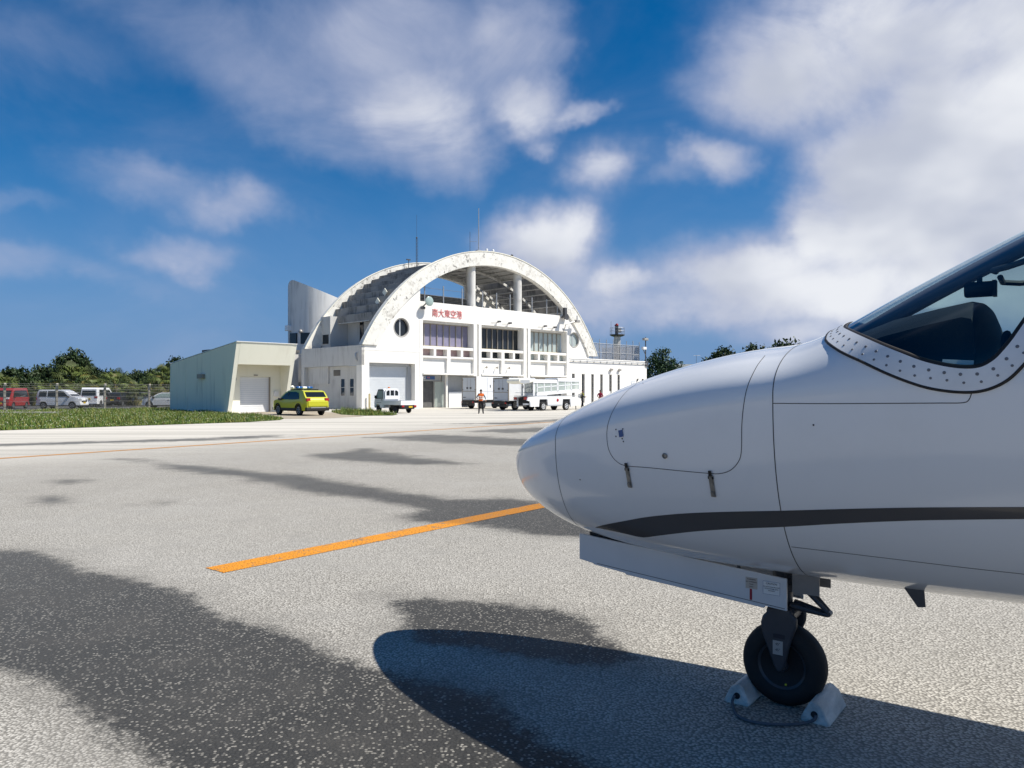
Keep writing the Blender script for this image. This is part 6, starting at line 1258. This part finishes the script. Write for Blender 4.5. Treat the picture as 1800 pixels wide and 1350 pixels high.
for i, (k, px, Y, sc, sz, lb) in enumerate((('wide',28,102,1.0,1.0,'dark evergreen tree behind the fan palm above the red van'),('wide',82,105,1.05,1.02,'dark evergreen tree behind the low palm over the minivan roof'),('round',158,108,.85,.95,'dark tree behind the palm with yellowing fronds'),('wide',196,104,.95,.98,'dark tree behind the palm above the black car'),
  ('round',238,108,.75,.92,'dark tree behind the low palm above the grey car'),('wide',266,106,.95,1.0,'dark tree between the last two palms by the shed'),('wide',-30,102,1.0,1.,'dark tree behind the palm left of the red van'),('round',312,110,.98,1.0,'dark tree whose tip shows above the shed roof'))):
    plant_tree(k, lb, px, Y, sc, i*1.7, sz=sz)
for i, (px, Y, sc, lb) in enumerate(((10,96,.8,'rounded shrub behind the red van'),(50,97,.85,'rounded shrub behind the dark grey car'),(95,97,.8,'rounded shrub behind the white minivan'),(140,98,.85,'rounded shrub behind the silver car'),(180,98,.85,'rounded shrub behind the white van seen from behind'),(220,98,.85,'rounded shrub behind the black car'),(262,97,.85,'rounded shrub behind the grey car near the shed'))): plant_tree('bushy', lb, px, Y, sc, i*2.1, 'shrub')
plant_tree('pine', 'layered dark green pine beside the right wing', 1163, 118, 1.16, .2, 'pine_tree', sz=1.0)
plant_tree('round', 'dark leafy tree above the jet nose beside the pine', 1272, 125, 1.3, 2.0, sz=1.02); plant_tree('round', 'broad dark tree above the jet nose, touching its crown line', 1330, 127, 1.35, 4.0, sz=1.05); plant_tree('wide', 'low dark tree rising just above the jet fuselage', 1385, 128, 1.75, 1.0, sz=1.18)
plant_tree('wide', 'low dark tree hidden mostly behind the jet nose', 1450, 130, 1.2, 3.0, sz=1.)
# fan palms
def palm_mesh(seed, n=58, R_=1.35):
    r = random.Random(seed); mb = MB()
    for i in range(n):
        az = r.uniform(0, 6.283); el = math.asin(min(1, max(-1, r.uniform(-.62, .98)))); d = Vector((math.cos(az)*math.cos(el), math.sin(az)*math.cos(el), math.sin(el))); ln = R_*r.uniform(.75, 1.05)
        b = Vector((0,0,0)); hub = d*ln*.62+Vector((0,0,-.10*(1-math.sin(el)))); side = d.cross(Vector((0,0,1))).normalized() if abs(d.z) < .98 else Vector((1,0,0)); up = side.cross(d)
        mb.cur = 1 if el < -.35 and r.random() < .7 else (1 if r.random() < .12 else 0)
        mb.add([b-side*.02, b+side*.02, hub], [(0,1,2)])
        for k in range(13):
            a = (k-6)/6*1.25; bl = (d*math.cos(a)+side*math.sin(a)).normalized(); L1 = ln*.46*(1-.18*abs(a)); m1 = hub+bl*L1*.6+up*.03; e = hub+bl*L1+Vector((0,0,-.30*L1-.16*r.random())); w_ = bl.cross(up).normalized()*.022
            mb.add([hub, m1-w_, m1+w_, e], [(0,1,2),(1,3,2)])
    mb.cur = 0; return mb.mesh('crown', [M['leafp'], M['leafp2']], fix=False)
palms = [palm_mesh(s_) for s_ in (1, 2, 3)]
def palm(px, Y, ytop, sc, i, label):
    h = EYE+(HOR-ytop)*Y/FPX-1.2*sc; t_ = thing('fan_palm', label, 'palm', ((px-900)/FPX*Y, Y, 0), 0)
    c = link('crown', palms[i % 3], t_); c.location = (0, 0, h); c.scale = (sc,)*3; c.rotation_euler = (0, 0, i*1.1)
    mb = MB(); mb.tube([(0,0,0),(.05,.02,h*.5),(0,0,h+.05)], [.19,.15,.14], 9); mb.build('trunk', M['bark'], t_, smooth=True)
for i, (px, Y, yt, sc, lb) in enumerate(((128,88,632,2.0,'tallest fan palm in the car park, before the tallest dark tree'),(78,84,664,1.45,'low fan palm behind the roof of the white minivan'),(166,83,657,1.5,'fan palm with yellowing fronds above the white van seen from behind'),(203,88,645,1.7,'fan palm above the black car'),(238,83,662,1.45,'low fan palm above the grey car with the roof lamp'),(286,88,637,1.75,'tall fan palm just beside the cream shed'),(4,84,652,1.6,'fan palm above the red van'),(-45,86,650,1.7,'fan palm left of the red van'),(120,84,668,1.2,'short fan palm at the rear of the white minivan'))): palm(px, Y, yt, sc, i, lb)
# fence: bent concrete posts, wires and mesh (runs along u)
f0 = Vector(((8-900)/FPX*62, 62, 0)); fen = thing('chain_link_fence', 'chain-link fence with bent concrete posts along the car park', 'fence', f0, RB); sp = 3.73
for k in range(-3, 5):
    x = k*sp; mb = MB(); mb.prism([(-.09,0),(.09,0),(.09,1.75),(-.16,2.28),(-.28,2.22),(-.09,1.72)], x-.085, x+.085, 'yz'); mb.build('post', M['concrete_post'], fen, bevel=.015)
x0, x1 = -3*sp, 4*sp
for z, y in ((.35,0),(.75,0),(1.15,0),(1.5,0),(1.78,-.02),(1.93,-.09),(2.08,-.16),(2.22,-.22)): MB().tube([(x0,y-.11,z),(x1,y-.11,z)], .011, 5).build('wire', M['dsteel'], fen)
MB().box(x0,x1,-.122,-.118,.05,1.75).build('wire_mesh', M['mesh2'], fen)
mb = MB(); mb.box(-2.5,2.5,-.2,.2,0,.14); o = mb.build('kerb_slab', M['concrete_post'], bevel=.02); o.location = gpx(48, 727.5); tag(o, 'pale concrete slab lying in the grass before the fence', 'slab')
for (px, py, lb_) in ((1032,709.5,'tuft of dry grass at the third slot window'),):
    tp = [tuple(v.xy) for v in (gpx(1012,712.2), gpx(1052,711.0), gpx(1050,709.5), gpx(1014,710.5))]; tag(blade_field('grass', tp, 900, .3, .8, .03, gm, lambda q: q[:,0] > -99, 9), 'tufts of tall grass at the foot of the right wing', 'grass', kind='stuff')
gb = [bw(38,-1.), bw(190,-1.), bw(190,90), bw(38,90)]; mb = MB(); mb.add([(p.x, p.y, .014) for p in gb], [(0,1,2,3)]); tag(mb.build('far_grass', M['grass_base'], fix=False), kind='structure')
wl_ = []; rw = random.Random(5)
for k in range(26): xx = 70+k*6.0; yy = 150+k*1.2+rw.uniform(-4,4); wl_.append((xx, yy, 2.6+rw.uniform(-.3,.6), 4.2, 3., 2.6+rw.uniform(-.4,.9)))
tag(link('far_wood', crown_mesh('far_wood', 26000, 1.4, wl_, 31, M['leafd'], .42)), 'dark strip of woodland beyond the apron behind the jet', 'wood', kind='stuff')
